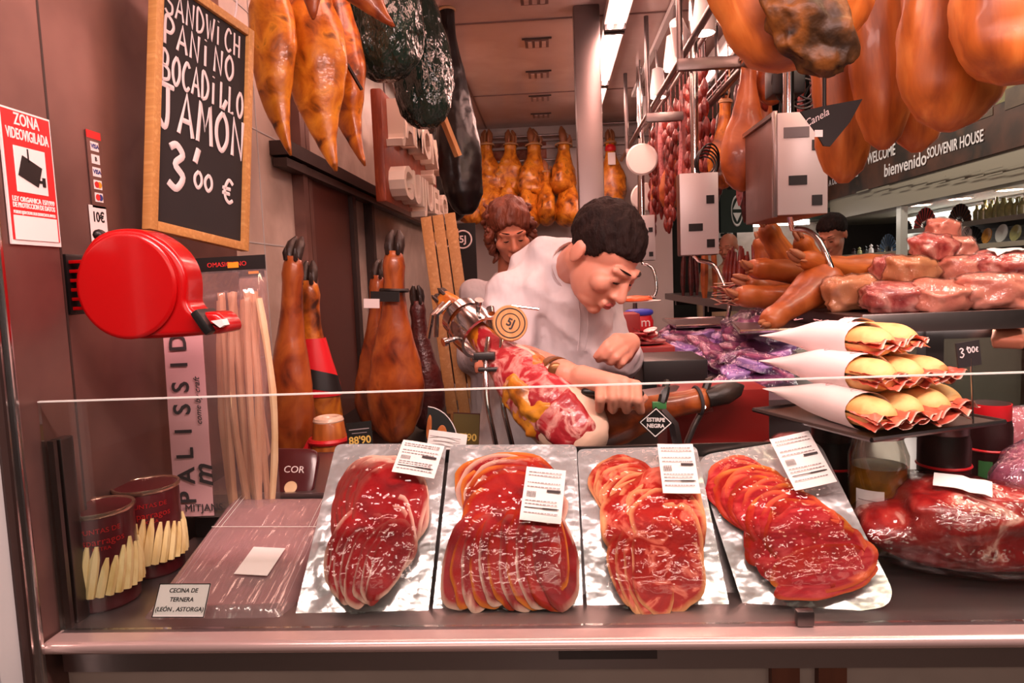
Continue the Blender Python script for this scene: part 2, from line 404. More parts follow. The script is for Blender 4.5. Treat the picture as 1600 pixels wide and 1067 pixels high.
# left pier of brushed steel, two panels with a dark seam
struct('wall_left', MB().box((XL-.2, 1.035, 1.45), (.4, .14, 2.9)).box((XL2-.2, 1.46, 1.45), (.4, .72, 2.9)), 'steel_wall', smooth=False)
struct('trim_1', MB().box((XL-.006, 1.107, 1.45), (.012, .006, 2.9)), 'dark_frame', smooth=False)
struct('trim_2', MB().box((XL-.008, .961, 1.45), (.024, .010, 2.9)).box((XL+.004, .970, 1.45), (.012, .010, 2.9), bev=.003), 'chrome', smooth=False)
struct('wall_front', MB().box((-1.345, .93, 1.45), (1.05, .05, 2.9)), 'grey_panel', smooth=False)
struct('trim_3', MB().box((XL-.010, .950, 1.45), (.018, .012, 2.9)), 'dark_frame', smooth=False)
# tiled left wall with door frames
w = MB().box((XW-.05, 3.9, 1.45), (.1, 4.3, 2.9)); struct('wall_left.001', w, 'tile_wall', smooth=False)
m = MB()
for z in (.9, 1.28, 1.66, 2.04, 2.42): m.box((XW+.0005, 2.2, z), (.003, .9, .004))
for y in (1.95, 2.3): m.box((XW+.0005, y, 1.45), (.003, .004, 2.7))
struct('trim_4', m, 'grey_panel', smooth=False)
struct('trim_5', MB().box((XW+.02, 2.62, 1.3), (.05, .05, 2.6)).box((XW+.02, 2.70, 1.3), (.03, .04, 2.6)), 'steel_wall', smooth=False)
struct('door_1', MB().box((XW+.012, 2.98, 1.0), (.03, .50, 2.0)), 'maroon_panel', smooth=False)
struct('trim_6', MB().box((XW+.02, 3.27, 1.0), (.05, .06, 2.0)).box((XW+.02, 3.62, 1.0), (.05, .05, 2.0)), 'dark_frame', smooth=False)
struct('trim_7', MB().box((XW+.03, 4.1, 2.0), (.08, 3.4, .05)).box((XW+.035, 4.1, 1.95), (.05, 3.4, .03)), 'dark_frame', smooth=False)
# back wall: steel band, maroon mark, lower counter
struct('wall_back', MB().box((.0, YB+.05, 1.45), (2.1, .1, 2.9)), 'wall_white', smooth=False)
struct('trim_8', MB().box((.1, YB-.02, 2.72), (2.1, .06, .10)).box((.1, YB-.03, 2.62), (2.1, .03, .02)), 'wall_white', smooth=False)
# ceiling of glossy panels
struct('ceiling', MB().box((.3, 3.35, ZC+.04), (2.6, 5.3, .08)), 'ceiling_panel', smooth=False)
m = MB()
for y in (3.55, 4.9): m.box((-.0, y, ZC-.002), (1.9, .012, .006))
for x in (-.78, -.5): m.box((x, 3.6, ZC-.002), (.012, 4.6, .006))
struct('trim_9', m, 'ceiling_seam', smooth=False)
# steel pillar
struct('pillar', MB().box((.215, 3.46, 1.46), (.125, .12, 2.68), bev=.008), 'pillar_steel')
# counter: front panel, brown posts, steel deck, bullnose
struct('wall_counter', MB().box((1.0, 1.06, .45), (3.7, .06, .90)), 'beige_panel', smooth=False)
struct('trim_10', MB().box((.338, 1.022, .45), (.042, .016, .90)).box((.408, 1.022, .45), (.042, .016, .90)), 'brown_wood', smooth=False)
# ---------------------------------------------------------------- the serving counter
ZD = .965
t = thing('display_counter', 'long stainless steel counter deck with rounded front edge behind the glass', 'counter', (0.3, 1.02, .90))
wpart('deck', MB().box((.72, 1.215, ZD-.012), (3.05, .41, .024)), 'deck_steel', t, smooth=False)
pr = [(1.02, .965)]+[(.985-.0-.012*math.sin(a), .955+.010*math.cos(a)) for a in [R(q) for q in range(0, 181, 20)]]+[(1.03, .945)]
m = MB(); m.loft([[V((x, y, z)) for y, z in pr] for x in (-.81, 2.25)]); wpart('front_edge', m, 'bullnose_steel', t, ang=60)
wpart('fascia_strip', MB().box((.72, 1.018, .925), (3.05, .02, .05)), 'steel', t, smooth=False)
wpart('dark_plate', MB().box((P(950, 1032, 1.0).x, 1.006, .932), (.15, .006, .026)), 'steel_dark', t, smooth=False)
ZW = 1.06
t2 = thing('work_counter', 'steel work bench behind the display deck under the ham stands', 'counter', (.3, 1.6, ZS))
wpart('bench_top', MB().box((.7, 1.60, ZW-.015), (3.0, .36, .03)), 'deck_steel', t2, smooth=False)
wpart('riser', MB().box((.7, 1.43, 1.0), (3.0, .016, .11)), 'steel_dark', t2, smooth=False)
wpart('cabinet', MB().box((.7, 1.60, .60), (2.9, .34, .90)), 'steel_dark', t2, smooth=False)
t3 = thing('side_counter', 'steel ledge along the left wall carrying the upright hams', 'counter', (-.7, 2.5, ZS))
ZL = .93
wpart('ledge_top', MB().box((-.71, 2.55, ZL-.015), (.5, 1.5, .03)), 'steel_dark', t3, smooth=False)
wpart('ledge_cabinet', MB().box((-.72, 2.55, .52), (.46, 1.46, .78)), 'maroon_panel', t3, smooth=False)
# glass guard
a, b = P(60, 627, 1.02), P(1600, 584, 1.02)
gx0, gx1, gz0, gz1 = -.811, 2.2, .966, 1.339
t = thing('glass_guard', 'clear upright glass pane along the front of the counter', 'glass panel', (.3, 1.02, gz0))
wpart('pane', MB().box(((gx0+gx1)/2, 1.02, (gz0+gz1)/2), (gx1-gx0, .006, gz1-gz0)), 'glass', t, smooth=False)
wpart('polished_edge', MB().box(((gx0+gx1)/2, 1.02, gz1+.001), (gx1-gx0, .0062, .0022)), 'glass_edge', t, smooth=False)
c = P(1257, 964, 1.012)
wpart('clip', MB().box((c.x, 1.012, .978), (.026, .014, .024), bev=.003), 'steel_dark', t)
single('glass_channel', MB().box((-.806, 1.055, 1.12), (.018, .030, .31), bev=.002).box((-.804, 1.030, 1.12), (.010, .008, .31)), 'steel_dark',
       'upright steel channel at left end of counter glass', 'bracket', smooth=False)
# ---------------------------------------------------------------- sealed packs of sliced ham
def rr(u, v, w, h, r):
    """point of a rounded rectangle w x h (origin bottom centre)"""
    x, y = (u-.5)*w, v*h
    cx, cy = w/2-r, None
    ax = abs(x)-(w/2-r); ay = (y-(h-r)) if y > h/2 else (r-y)
    if ax > 0 and ay > 0:
        L = math.hypot(ax, ay); k = max(ax, ay)/L
        x = math.copysign(w/2-r+ax*k, x); y = (h-r+ay*k) if y > h/2 else r-ay*k
    return x, y
def slice_mesh(cx, cy, rx, ry, ang, z, seed, fat_dir=None, tilt=(0, 0), lobes=.12, nr=7, ns=40, fat_w=.10, ripple=.0016):
    mb = MB(); fat = []; rnd = random.Random(seed); ph = rnd.random()*6
    vs = []; fs = []
    for i in range(nr+1):
        r = i/nr
        for j in range(ns):
            a = 2*math.pi*j/ns
            k = 1+lobes*noise.noise(V((math.cos(a)*1.3+seed, math.sin(a)*1.3, seed*.37)))*1.6+.02*noise.noise(V((math.cos(a)*6, math.sin(a)*6, seed)))
            x, y = math.cos(a)*r*k, math.sin(a)*r*k
            x = math.copysign(abs(x)**.92, x)
            X, Y = x*rx, y*ry
            zz = z+tilt[0]*x+tilt[1]*y+ripple*noise.noise(V((X*45+seed*3, Y*30, seed)))+.0012*(1-r**4)
            ca, sa = math.cos(ang), math.sin(ang)
            vs.append(V((cx+X*ca-Y*sa, cy+X*sa+Y*ca, zz)))
            f = .10 if r > .95 else 0  # pale outline paints the slice-edge glint, on top of the real fat
            w = fat_w*max(0, .6+1.5*noise.noise(V((math.cos(a)*1.5+seed, math.sin(a)*1.5, 2))))
            dirw = 1 if fat_dir is None else max(0, math.cos(a-fat_dir)*.9+.35)
            e = 1-w*dirw
            if r > e: f = min(1, (r-e)/.05)
            fat.append(f)
    for i in range(nr):
        for j in range(ns):
            p, q = i*ns+j, i*ns+(j+1) % ns; fs.append((p, q, q+ns, p+ns))
    k = len(vs); vs += [p+V((0, 0, -.0014)) for p in vs[-ns:]]; fat += fat[-ns:]
    for j in range(ns):
        p, q = k-ns+j, k-ns+(j+1) % ns; fs.append((p, q, q+ns, p+ns))
    mb.add(vs, fs); mb.fat = fat; return mb
def label_card(parent, cx, cy, w, h, ang, z, seed, rows, barcode=True, bar=(.25, .8)):
    """white stick-on label with its small print"""
    M = T(cx, cy, z) @ rot('Z', ang)
    lb = MB(); lb.grid(lambda u, v: ((u-.5)*w, (v-.5)*h, .0012*math.sin(u*3+seed)), 8, 6, M=M, thick=.0006)
    L = part('label', lb, 'paper', parent, smooth=False); L['label'] = 'white price label'
    m = MB(); rnd = random.Random(seed); zz = .0022
    def ln(x0, x1, y, t): m.box(((x0+x1)/2*w, y*h, zz), (abs(x1-x0)*w, t, .0004), M=M)
    for y in rows:
        x = -.42
        while x < .36:
            k = rnd.uniform(.03, .09); ln(x, min(x+k, .42), y, .0016); x += k+.02
    part('print', m, 'grey_print', L, smooth=False)
    m = MB()
    if barcode:
        for i in range(9): m.box(((-.40+i*.026)*w, -.02*h, zz), (.010*w, .11*h, .0004), M=M)
    m.box(((bar[0])*w, .06*h, zz), (.34*w, .0045, .0004), M=M)
    m.box((0, -.27*h, zz), (.84*w, .0014, .0004), M=M); m.box((.2*w, -.27*h, zz), (.36*w, .0024, .0004), M=M)
    part('bar_print', m, 'paper_print', L, smooth=False)
PW, PH = .222, .335
def pack_frame(bl, br, tl, tr, yb, yt):
    A, B, C, D = P(*bl, yb), P(*br, yb), P(*tl, yt), P(*tr, yt)
    o = (A+B)/2; return axes(o, B-A, (C+D)/2-o), (B-A).length, ((C+D)/2-o).length
def ham_pack(M, W, H, label, slices, mats, lab, seed, corner=.012):
    t = thing('ham_pack', label, 'packed ham', M, 'sealed packs of sliced ham')
    def base(u, v):
        x, y = rr(u, v, W, H, corner); e = min(u, 1-u, v, 1-v)
        k = min(1, e/.12)
        return (x, y, .0022+k*(.0035*noise.noise(V((x*22+seed, y*14, seed)))+.0022*noise.noise(V((x*55, y*40+seed, 3)))))
    part('foil_tray', MB().grid(base, 30, 44, thick=.003), 'silver', t, ang=70)
    top = .006
    for i, s in enumerate(slices):
        cx, cy, rx, ry, ang = [q for q in s[:5]]; fd = s[5] if len(s) > 5 else None; tl_ = s[6] if len(s) > 6 else (0, 0)
        z = s[7] if len(s) > 7 else .006+i*.0008
        sm = slice_mesh((cx-.5)*W, cy*H, rx*W, ry*H, R(ang), z, seed*20+i, fd, tl_)
        part('ham_slice', sm, mats[i % len(mats)], t, ang=180, attr={'fat': sm.fat}); top = max(top, z)
    zt = top+.004
    def cover(u, v):
        x, y = rr(u, v, W*.985, H*.985, corner); e = min(u, 1-u, v, 1-v); k = min(1, e/.17); k = k*k*(3-2*k)
        return (x, y+.002, .0052+k*zt+.0012*noise.noise(V((x*40, y*40, seed+9))))
    part('clear_wrap', MB().grid(cover, 26, 36), 'pack_film', t, ang=180)['label'] = 'clear shrink film over the slices'
    label_card(t, *lab, zt+.0075, seed, [.40, .34, .2, .12, -.14, -.20, -.36] )
    return t
YB_, YT_ = 1.062, 1.315
fr1 = pack_frame((460, 968), (668, 970), (512, 690), (694, 699), YB_, YT_)
fr2 = pack_frame((674, 976), (912, 979), (736, 693), (918, 700), YB_, YT_)
fr3 = pack_frame((919, 977), (1145, 974), (919, 702), (1100, 698), YB_, YT_)
fr4 = pack_frame((1172, 980), (1406, 946), (1100, 703), (1282, 690), YB_-.004, YT_)
s1 = []
for i in range(15):   # fan of broad slices along the left, then the lobes below
    k = i/14; s1.append((.40+.22*k, .60-.02*k, .30, .30-.02*k, 14-6*k, 0.3, (-.004, .002)))
s1 += [(.62, .42, .24, .25, 10, 0.2), (.60, .36, .20, .22, -6, 0.1), (.40, .33, .24, .24, 4, 3.4)]
for i in range(4): s1.append((.33+.05*i, .27-.01*i, .13, .215, 8-3*i, 4.5, (-.003, -.002)))
for i in range(3): s1.append((.56+.06*i, .26+.012*i, .13, .215, -6-3*i, 5.0, (-.003, -.002)))
s2 = []
for i in range(7): s2.append((.46+.012*i, .74-.022*i, .40-.012*i, .20, 2*math.sin(i*2), 2.4+.3*i, (0, .004)))
s2 += [(.53, .58, .37, .22, 3, 0.2), (.50, .54, .36, .20, 0, None)]
for i in range(11): s2.append((.20+.062*i, .31+.010*math.sin(i*2), .15, .26, -9+2*i, 0.1 if i > 8 else 4.7, (-.004, -.001)))
s2 += [(.79, .36, .12, .25, 6, 0.1)]
s3 = []
for i in range(11): s3.append((.36+.030*i, .74-.024*i, .28, .20, 32-2*i, 2.6, (-.004, .003)))
s3 += [(.60, .50, .34, .37, -14, .1), (.58, .44, .32, .35, -18, .1), (.36, .50, .22, .20, 8, 3.0), (.62, .32, .26, .29, -10, 0), (.62, .27, .24, .25, -8, 0)]
for i in range(4): s3.append((.33+.05*i, .25-.01*i, .15, .22, 8-2*i, 4.2, (-.003, -.002)))
s4 = []
for i in range(13): s4.append((.30+.027*i, .72-.030*i, .30, .22, 38-2*i, 0.4, (-.005, .003)))
for i in range(7): s4.append((.48+.022*i, .43-.034*i, .38, .15, 10+i, 5.6, (0, -.003)))
s4 += [(.56, .20, .36, .12, 8, 4.7), (.58, .14, .37, .085, 7, 4.7)]
ham_pack(fr1[0], fr1[1], fr1[2], 'silver pack of dark red ham slices fanned in an oval, leftmost on the counter', s1, ['slice_a'], (.30*fr1[1], .835*fr1[2], .082, .072, -10), 1)
ham_pack(fr2[0], fr2[1], fr2[2], 'silver pack of ham slices with scalloped lower row, second from the left', s2, ['slice_b', 'slice_a'], (.24*fr2[1], .635*fr2[2], .073, .108, -6), 2)
ham_pack(fr3[0], fr3[1], fr3[2], 'silver pack of marbled ham slices with pale fat rim along right side, third from left', s3, ['slice_c'], (.29*fr3[1], .80*fr3[2], .066, .106, -2), 3)
ham_pack(fr4[0], fr4[1], fr4[2], 'tilted silver pack of pinkish ham slices, rightmost on the counter', s4, ['slice_d', 'slice_d', 'slice_b'], (.26*fr4[1], .80*fr4[2], .074, .115, 3), 4, corner=.035)
# packs stacked behind the front ones: only rims show
def spare(fr, dx, dz, k, seed, label):
    M0, W, H = fr
    M = M0 @ T(dx, .006+.004*k, -.011*(k)-dz) @ rot('Z', random.Random(seed).uniform(-2.5, 2.5))
    m = MB().grid(lambda u, v: (*rr(u, v, W, H, .012), .004+.002*noise.noise(V((u*6, v*9, seed)))), 14, 20, thick=.006)
    o = m.obj('ham_pack', 'silver', None, M=M, ang=70); tag(o, label, 'packed ham', 'spare ham packs stacked behind')
for n_, (fr, nm) in enumerate(((fr1, 'behind the leftmost oval ham pack'), (fr2, 'behind the scalloped ham pack'), (fr3, 'behind the marbled ham pack'), (fr4, 'behind the tilted ham pack'))):
    for k in (1, 2): spare(fr, (.012, -.008)[k-1]*(1 if n_ % 2 else 1.4), .0, k, n_*5+k, ('first' if k == 1 else 'second')+' silver spare pack leaning '+nm)
# leaning board the packs rest on
Mx = fr2[0]
a0 = P(450, 970, 1.10); 
q = MB(); q.box((0, .165, -.035), (.86, .33, .006), M=axes(V((.055, 1.075, .965)), V((1, 0, 0)), V((0, .255, .225))))
q.box((0.055, 1.33, 1.07), (.84, .006, .20))
single('display_rack', q, 'steel_dark', 'slanted steel rack the ham packs lean on', 'display rack', smooth=False)
# ---------------------------------------------------------------- left end of the counter
def can(px, py, Y, label, seed):
    c = P(px, py, Y); M = T(c.x, c.y, ZD) @ rot('Z', seed*35)
    r, h = .0575, .170
    t = thing('asparagus_can', label, 'can', M, 'asparagus cans')
    part('can_body', MB().lathe([(r-.003, 0), (r, .004), (r, h-.004), (r-.002, h)], 40), 'can_dark', t, ang=30)
    part('lid', MB().lathe([(r+.0015, h-.006), (r+.003, h-.002), (r+.002, h+.002), (r-.003, h+.001), (r-.006, h-.006), (.001, h-.006)], 40), 'can_lid', t, ang=50)
    part('lid_print', MB().lathe([(.040, h-.0052), (.0405, h-.0048), (.001, h-.0046)], 32), 'sausage_red', t)
    # picture band of white asparagus printed round the can
    m = MB(); rnd = random.Random(seed)
    for i in range(26):
        a = 2*math.pi*i/26; b = a+.28; top = .105+rnd.uniform(-.012, .014)
        pts = [V(((r+.0004)*math.cos(a+(b-a)*u), (r+.0004)*math.sin(a+(b-a)*u), .03+(top-.03)*u)) for u in (0, .25, .5, .75, 1)]
        m.tube(pts, [.0082, .0086, .0084, .0074, .003], 6, flat=.9)
    part('asparagus_picture', m, 'asparagus', t)
    m = MB()
    tw = [('PUNTAS DE', .012, .142), ('Esparragos', .017, .124), ('EXTRA', .009, .111)]
    g = MB()
    for s, sz, z in tw:
        k = MB().text(s, sz, ext=.0003)
        a0 = math.atan2(-c.y, -c.x+.05)-R(seed*35)
        for p in k.v:
            a = a0+p.x/r; g.v.append(V(((r+.0012)*math.cos(a), (r+.0012)*math.sin(a), z+p.y)))
        n0 = len(g.v)-len(k.v); g.f += [tuple(i+n0 for i in f) for f in k.f]
    part('lettering', g, 'master_red', t, smooth=False)
    return t
can(166, 950, 1.125, 'dark red asparagus can at the front beside the steel post', 1)
can(238, 870, 1.255, 'dark red asparagus can standing behind the front can', 2)
# clear tray pack of cecina with a price card
Mc, Wc, Hc = pack_frame((214, 985), (444, 987), (312, 782), (486, 786), 1.045, 1.40)
t = thing('tray_pack', 'clear plastic pack of cecina lying left of the ham packs', 'packed meat', Mc)
part('tray', MB().grid(lambda u, v: (*rr(u, v, Wc, Hc, .02), .002+.002*noise.noise(V((u*5, v*7, 1)))), 16, 24, thick=.004), 'cecina_tray', t, ang=70)
def cvr(u, v):
    x, y = rr(u, v, Wc*.99, Hc*.99, .02); e = min(u, 1-u, v, 1-v); k = min(1, e/.07)
    lid = .022 if v < .66 else .016
    return (x, y, .005+k*lid+.0012*noise.noise(V((x*60, y*12, 5))))
part('clear_lid', MB().grid(cvr, 26, 40), 'milky_film', t, ang=180)
m = MB()
for x in (-.42, -.38, .36, .40, .44): m.tube([(x*Wc, .02, .012), (x*Wc*.97, .22, .024), (x*.93*Wc, .36, .022)], .0006, 5)
m.tube([(-.44*Wc, .66*Hc, .024), (.44*Wc, .66*Hc, .024)], .0007, 5)
part('highlight_and_seam', m, 'white_plastic', t)  # white lines paint the film's bright streaks; the crosswise one is the lid seam
part('label', MB().box((.10*Wc, .37*Hc, .031), (.062, .075, .001), M=rot('Z', -4)), 'paper', t, smooth=False)['label'] = 'blank white label'
p = P(284, 938, 1.036); M = axes(p, P(330, 938, 1.036)-P(240, 938, 1.036), V((0, .5, .75)))
t = thing('price_card', 'white card reading CECINA DE TERNERA at the front left', 'sign', M @ T(0, -.026, 0))
part('card', MB().box((0, .026, 0), (.086, .052, .0016)), 'paper', t, smooth=False)
m = MB()
for dx, dy, w, h in ((0, .0515, .086, .0012), (0, .0005, .086, .0012), (-.0425, .026, .0012, .052), (.0425, .026, .0012, .052)): m.box((dx, dy, .001), (w, h, .001))
part('card_border', m, 'black', t, smooth=False)
for s, y in (('CECINA DE', .041), ('TERNERA', .027), ('(LEÓN , ASTORGA)', .012)): part('lettering', MB().text(s, .0094, M=T(0, y, .0012), ext=.0003, bold=.0001, shear=.1), 'black', t, smooth=False)
film('bag_film', (250, 236, 236), gloss=.08, rough=.10, bump=1.0, bscale=22, milk=.12, stretch=(1, .3, 1))
# bags of breadsticks
def stick_bag(bl, br, tl, tr, Y, label, seed, big=True, flip=1):
    M, W, H = pack_frame(bl, br, tl, tr, Y, Y+.03)
    t = thing('breadstick_bag', label, 'bag of breadsticks', M, 'bags of breadsticks')
    part('header', MB().box((.0, H-.016, .001), (W*.98, .034, .003)), 'black', t, smooth=False)
    rnd = random.Random(seed); n = 11 if big else 4
    for i in range(n):
        x = (lerp(.02, .44, i/(n-1)) if big else lerp(-.3, .3, i/(n-1)))*W; z = .012+.012*(i % 3); sw = rnd.uniform(-.02, .02)
        y1 = H*(.86 if i % 2 else .83)
        pts = [V((x+sw*math.sin(v*3), lerp(.012, y1, v), z+.004*math.sin(v*5+i))) for v in [q/9 for q in range(10)]]
        part('breadstick', MB().tube(pts, [.0076+.0008*math.sin(q*2.1+i) for q in range(10)], 8), 'breadstick', t)
    def front(u, v): 
        e = min(u, 1-u); k = min(1, e/.1)
        return ((u-.5)*W, v*(H-.03), .002+.046*k*min(1, (1-v)/.12+.15)+.003*noise.noise(V((u*7, v*9, seed))))
    f = MB().grid(front, 16, 30); part('clear_film', f, 'bag_film', t, ang=180)['label'] = 'crinkled clear film'
    if big:
        b = part('printed_band', MB().grid(lambda u, v: (-.29*W+(u-.5)*W*.40, v*H*.92+.004, .050+.002*noise.noise(V((u*3, v*8, 4)))), 4, 24, thick=.001), 'wrap_print', t); b['label'] = 'grey printed band'
        m = MB()
        for i, ch in enumerate('PALISSIDA'):
            m.text(ch, .052, M=T(-.33*W, .045+i*.047, .0535) @ rot('Z', 90), ext=.0004, bold=.0008)
        part('lettering', m, 'paper_print', b, smooth=False); m = MB()
        m.text('cristal', .030, M=T(-.16*W, H*.80, .0535) @ rot('Z', 90), ext=.0004)
        part('lettering', m, 'paper_print', b, smooth=False); m = MB()
        m.text('m', .06, M=T(-.16*W, .09, .0535) @ rot('Z', 90), ext=.0004, shear=.3, bold=.001)
        m.text('MITJANS', .022, M=T(-.18*W, .022, .0535) @ rot('Z', 0), ext=.0004)
        part('lettering', m, 'paper_print', b, smooth=False); m = MB()
        m.text('come by craft', .018, M=T(-.17*W, H*.45, .0535) @ rot('Z', 90), ext=.0004, shear=.4)
        part('lettering', m, 'paper_print', b, smooth=False)
        m = MB().text('OMASICHINO', .014, M=T(.02, H-.016, .003), ext=.0003); part('header_lettering', m, 'master_red', t, smooth=False)
    part('price_sticker', MB().box((.16*W if big else .1*W, H-.018, .0035), (.024, .012, .001), M=None), 'orange_sticker', t, smooth=False)['label'] = 'orange price sticker'
    return t
stick_bag((292, 800), (440, 795), (302, 402), (428, 402), 1.42, 'clear bag of long breadsticks with grey printed band, below the chalkboard', 3)
stick_bag((400, 778), (440, 776), (412, 410), (444, 412), 1.52, 'narrow breadstick bag with orange sticker, behind the large bag', 7, big=False)
# dark printed packet with a beige oval
M, W, H = pack_frame((410, 778), (488, 780), (440, 705), (500, 705), 1.44, 1.50)
t = thing('printed_packet', 'dark brown printed packet with beige oval behind the cecina pack', 'packet', M)
part('packet_body', MB().blob((0, H/2, .006), (W*.52, H*.52, .012), sq=.35, sub=4), 'can_dark', t)
part('oval_print', MB().lathe([(.014, 0), (.014, .001)], 24, M=T(.01, .02, .0185)), 'breadstick', t)
part('lettering', MB().text('COR', .022, M=T(.01, .06, .0188), ext=.0005), 'chalk', t, smooth=False)
# ---------------------------------------------------------------- signs on the steel pier
def wall_frame(pc, n_out=.003): return None
def on_pier(px, py, z0=0.0):   # point on the pier's face (x = XL) seen at a pixel
    w = C2W @ V(((px-IW/2)/F_PX, (IH/2-py)/F_PX, -1)); return V((0, 0, CAMZ))+w*((XL+z0)/w.x)
a, b, c_, d_ = on_pier(0, 168), on_pier(108, 196), on_pier(128, 386), on_pier(14, 384)
y0, y1 = .998, min(1.103, (b.y+c_.y)/2); zt, zb = (b.z+a.z)/2, (c_.z+d_.z)/2
sw, sh = y1-y0, zt-zb
M = axes(V((XL+.002, y0, zb)), V((0, 1, 0)), V((0, 0, 1)))
t = thing('surveillance_sign', 'red and white video surveillance sign on the steel pier', 'sign', M)
part('board', MB().box((sw/2, sh/2, .001), (sw, sh, .003)), 'paper', t, smooth=False)
part('red_field', MB().box((sw/2, sh/2+.002, .0015), (sw*.94, sh*.95, .0036)), 'sign_red', t, smooth=False)
part('picture_panel', MB().box((sw*.5, sh*.56, .002), (sw*.62, sh*.34, .0045), bev=.0008), 'paper', t, smooth=False)
m = MB().box((0, 0, .0048), (sw*.40, sh*.16, .001), M=T(sw*.47, sh*.555, 0) @ rot('Z', -20)).box((sw*.73, sh*.49, .0048), (sw*.06, sh*.07, .001)).box((sw*.45, sh*.67, .0048), (sw*.02, sh*.1, .001)).box((sw*.655, sh*.49, .0048), (sw*.07, sh*.02, .001))
part('camera_pictogram', m, 'black', t, smooth=False)
part('blank_panel', MB().box((sw*.5, sh*.125, .002), (sw*.86, sh*.18, .0045)), 'paper', t, smooth=False)
for s, sz, y in (('ZONA', .026, .925), ('VIDEOVIGILADA', .0235, .815), ('LEY ORGANICA 15/1999', .0105, .335), ('DE PROTECCION DE DATOS', .0105, .29), ('PUEDE EJERCITAR SUS DERECHOS ANTE:', .0062, .238)):
    k = MB().text(s, sz, ext=.0004, bold=.0003); wd_ = max(p.x for p in k.v)-min(p.x for p in k.v); tw_ = sw*(.50 if s == 'ZONA' else .84)
    part('lettering', MB().add([V((p.x*min(1, tw_/wd_), p.y, p.z)) for p in k.v], k.f, T(sw*.5, sh*y, .0036)), 'paper', t, smooth=False)
# strip of card payment stickers
def pier_card(px, py, w, h): 
    p = on_pier(px, py); return axes(V((XL+.002, p.y, p.z)), V((0, 1, 0)), V((0, 0, 1)))
p0, p1 = on_pier(143, 205, XL2-XL), on_pier(150, 325, XL2-XL); cw, ch = .040, (p0.z-p1.z)
t = thing('payment_sticker', 'strip of card payment stickers beside the surveillance sign', 'sticker', axes(V((XL2+.002, p0.y, p1.z)), V((0, 1, 0)), V((0, 0, 1))))
part('backing', MB().box((0, ch/2, 0), (cw, ch, .001)), 'steel_wall', t, smooth=False)
part('red_header', MB().box((0, ch*.95, .0008), (cw, ch*.10, .001)), 'sign_red', t, smooth=False)
for i, (mt, s) in enumerate((('paper', 'VISA'), ('paper', 'B'), ('paper', 'VISA'), ('paper', ''), ('paper', ''))):
    y = ch*(.80-.165*i)
    k = part('payment_logo', MB().box((0, y, .001), (.022, ch*.12, .001)), mt, t, smooth=False)
    if s: part('lettering', MB().text(s, .011, M=T(0, y, .0017), ext=.0003, bold=.0003), 'visa_blue' if s == 'VISA' else 'black', k, smooth=False)
    else:
        part('red_disc', MB().lathe([(.006, 0), (.006, .0005)], 20, M=T(-.004, y, .0016)), 'master_red', k)
        part('second_disc', MB().lathe([(.006, 0), (.006, .0004)], 20, M=T(.004, y, .0016)), 'orange_sticker' if i == 3 else 'visa_blue', k)
p0 = on_pier(153, 352, XL2-XL)
t = thing('price_note', 'small white paper reading 10 euro, on the pier above the red dispenser', 'note', axes(V((XL2+.002, p0.y, p0.z)), V((0, 1, 0)), V((0, 0, 1))))
part('paper', MB().box((0, 0, 0), (.048, .072, .001)), 'paper', t, smooth=False)
part('lettering', MB().text('10€', .026, M=T(0, .014, .0008), ext=.0003, bold=.0006, w=.8).text('Y  +', .018, M=T(0, -.018, .0008), ext=.0003), 'black', t, smooth=False)
# ---------------------------------------------------------------- red ticket dispenser
c = P(222, 444, 1.15); M = axes(c, V((1, .0, 0)), V((0.0, .0, 1)))
t = thing('ticket_dispenser', 'red plastic ticket dispenser mounted on the steel pier', 'ticket dispenser', M)
pxm = 1.14/1067
def q(x, y): return ((x-222)*pxm, (444-y)*pxm)
out = [q(x, y) for x, y in ((134, 470), (128, 435), (132, 405), (144, 384), (160, 368), (182, 358), (208, 355), (236, 358), (262, 370), (284, 388), (299, 410), (306, 436), (305, 462), (304, 474), (310, 486), (322, 492), (352, 494), (366, 512), (362, 526), (330, 529), (290, 531), (230, 532), (205, 529), (180, 520), (158, 505), (143, 488))]
def smoothpoly(poly, n=4):
    o = []; k = len(poly)
    for i in range(k):
        p0, p1, p2, p3 = [V((*poly[(i+j-1) % k], 0)) for j in range(4)]
        for j in range(n):
            u = j/n; o.append(tuple((.5*((2*p1)+(p2-p0)*u+(2*p0-5*p1+4*p2-p3)*u*u+(3*p1-p0-3*p2+p3)*u**3))[:2]))
    return o
def inset(poly, d):
    k = len(poly); o = []
    ar = sum(poly[i][0]*poly[(i+1) % k][1]-poly[(i+1) % k][0]*poly[i][1] for i in range(k))
    sg = 1 if ar > 0 else -1
    for i in range(k):
        a = V((*poly[i-1], 0)); b = V((*poly[(i+1) % k], 0)); t_ = (b-a).normalized()
        o.append((poly[i][0]-t_.y*d*sg, poly[i][1]+t_.x*d*sg))
    return o
sp = smoothpoly(out, 3)
def rounded_slab(poly, z0, z1, r, n=4, back=False):
    rings = []
    if back: rings += [[V((x, y, z0+r*(1-math.sin(a)))) for x, y in inset(poly, r*(1-math.cos(a)))] for a in [R(90*(1-i/n)) for i in range(n)]]
    rings += [[V((x, y, z0 if not back else z0+r)) for x, y in poly]]
    rings += [[V((x, y, z1-r*(1-math.sin(a)))) for x, y in inset(poly, r*(1-math.cos(a)))] for a in [R(90*i/n) for i in range(n+1)]]
    rings += [[V((x, y, z1)) for x, y in inset(poly, r+.003)]]
    return rings
m = MB(); m.loft(rounded_slab(sp, -.035, .022, .010)); part('housing', m, 'red_plastic', t, ang=55)
circ = [(q(211, 447)[0]+.088*math.cos(a), q(211, 447)[1]+.090*math.sin(a)) for a in [2*math.pi*i/48 for i in range(48)]]
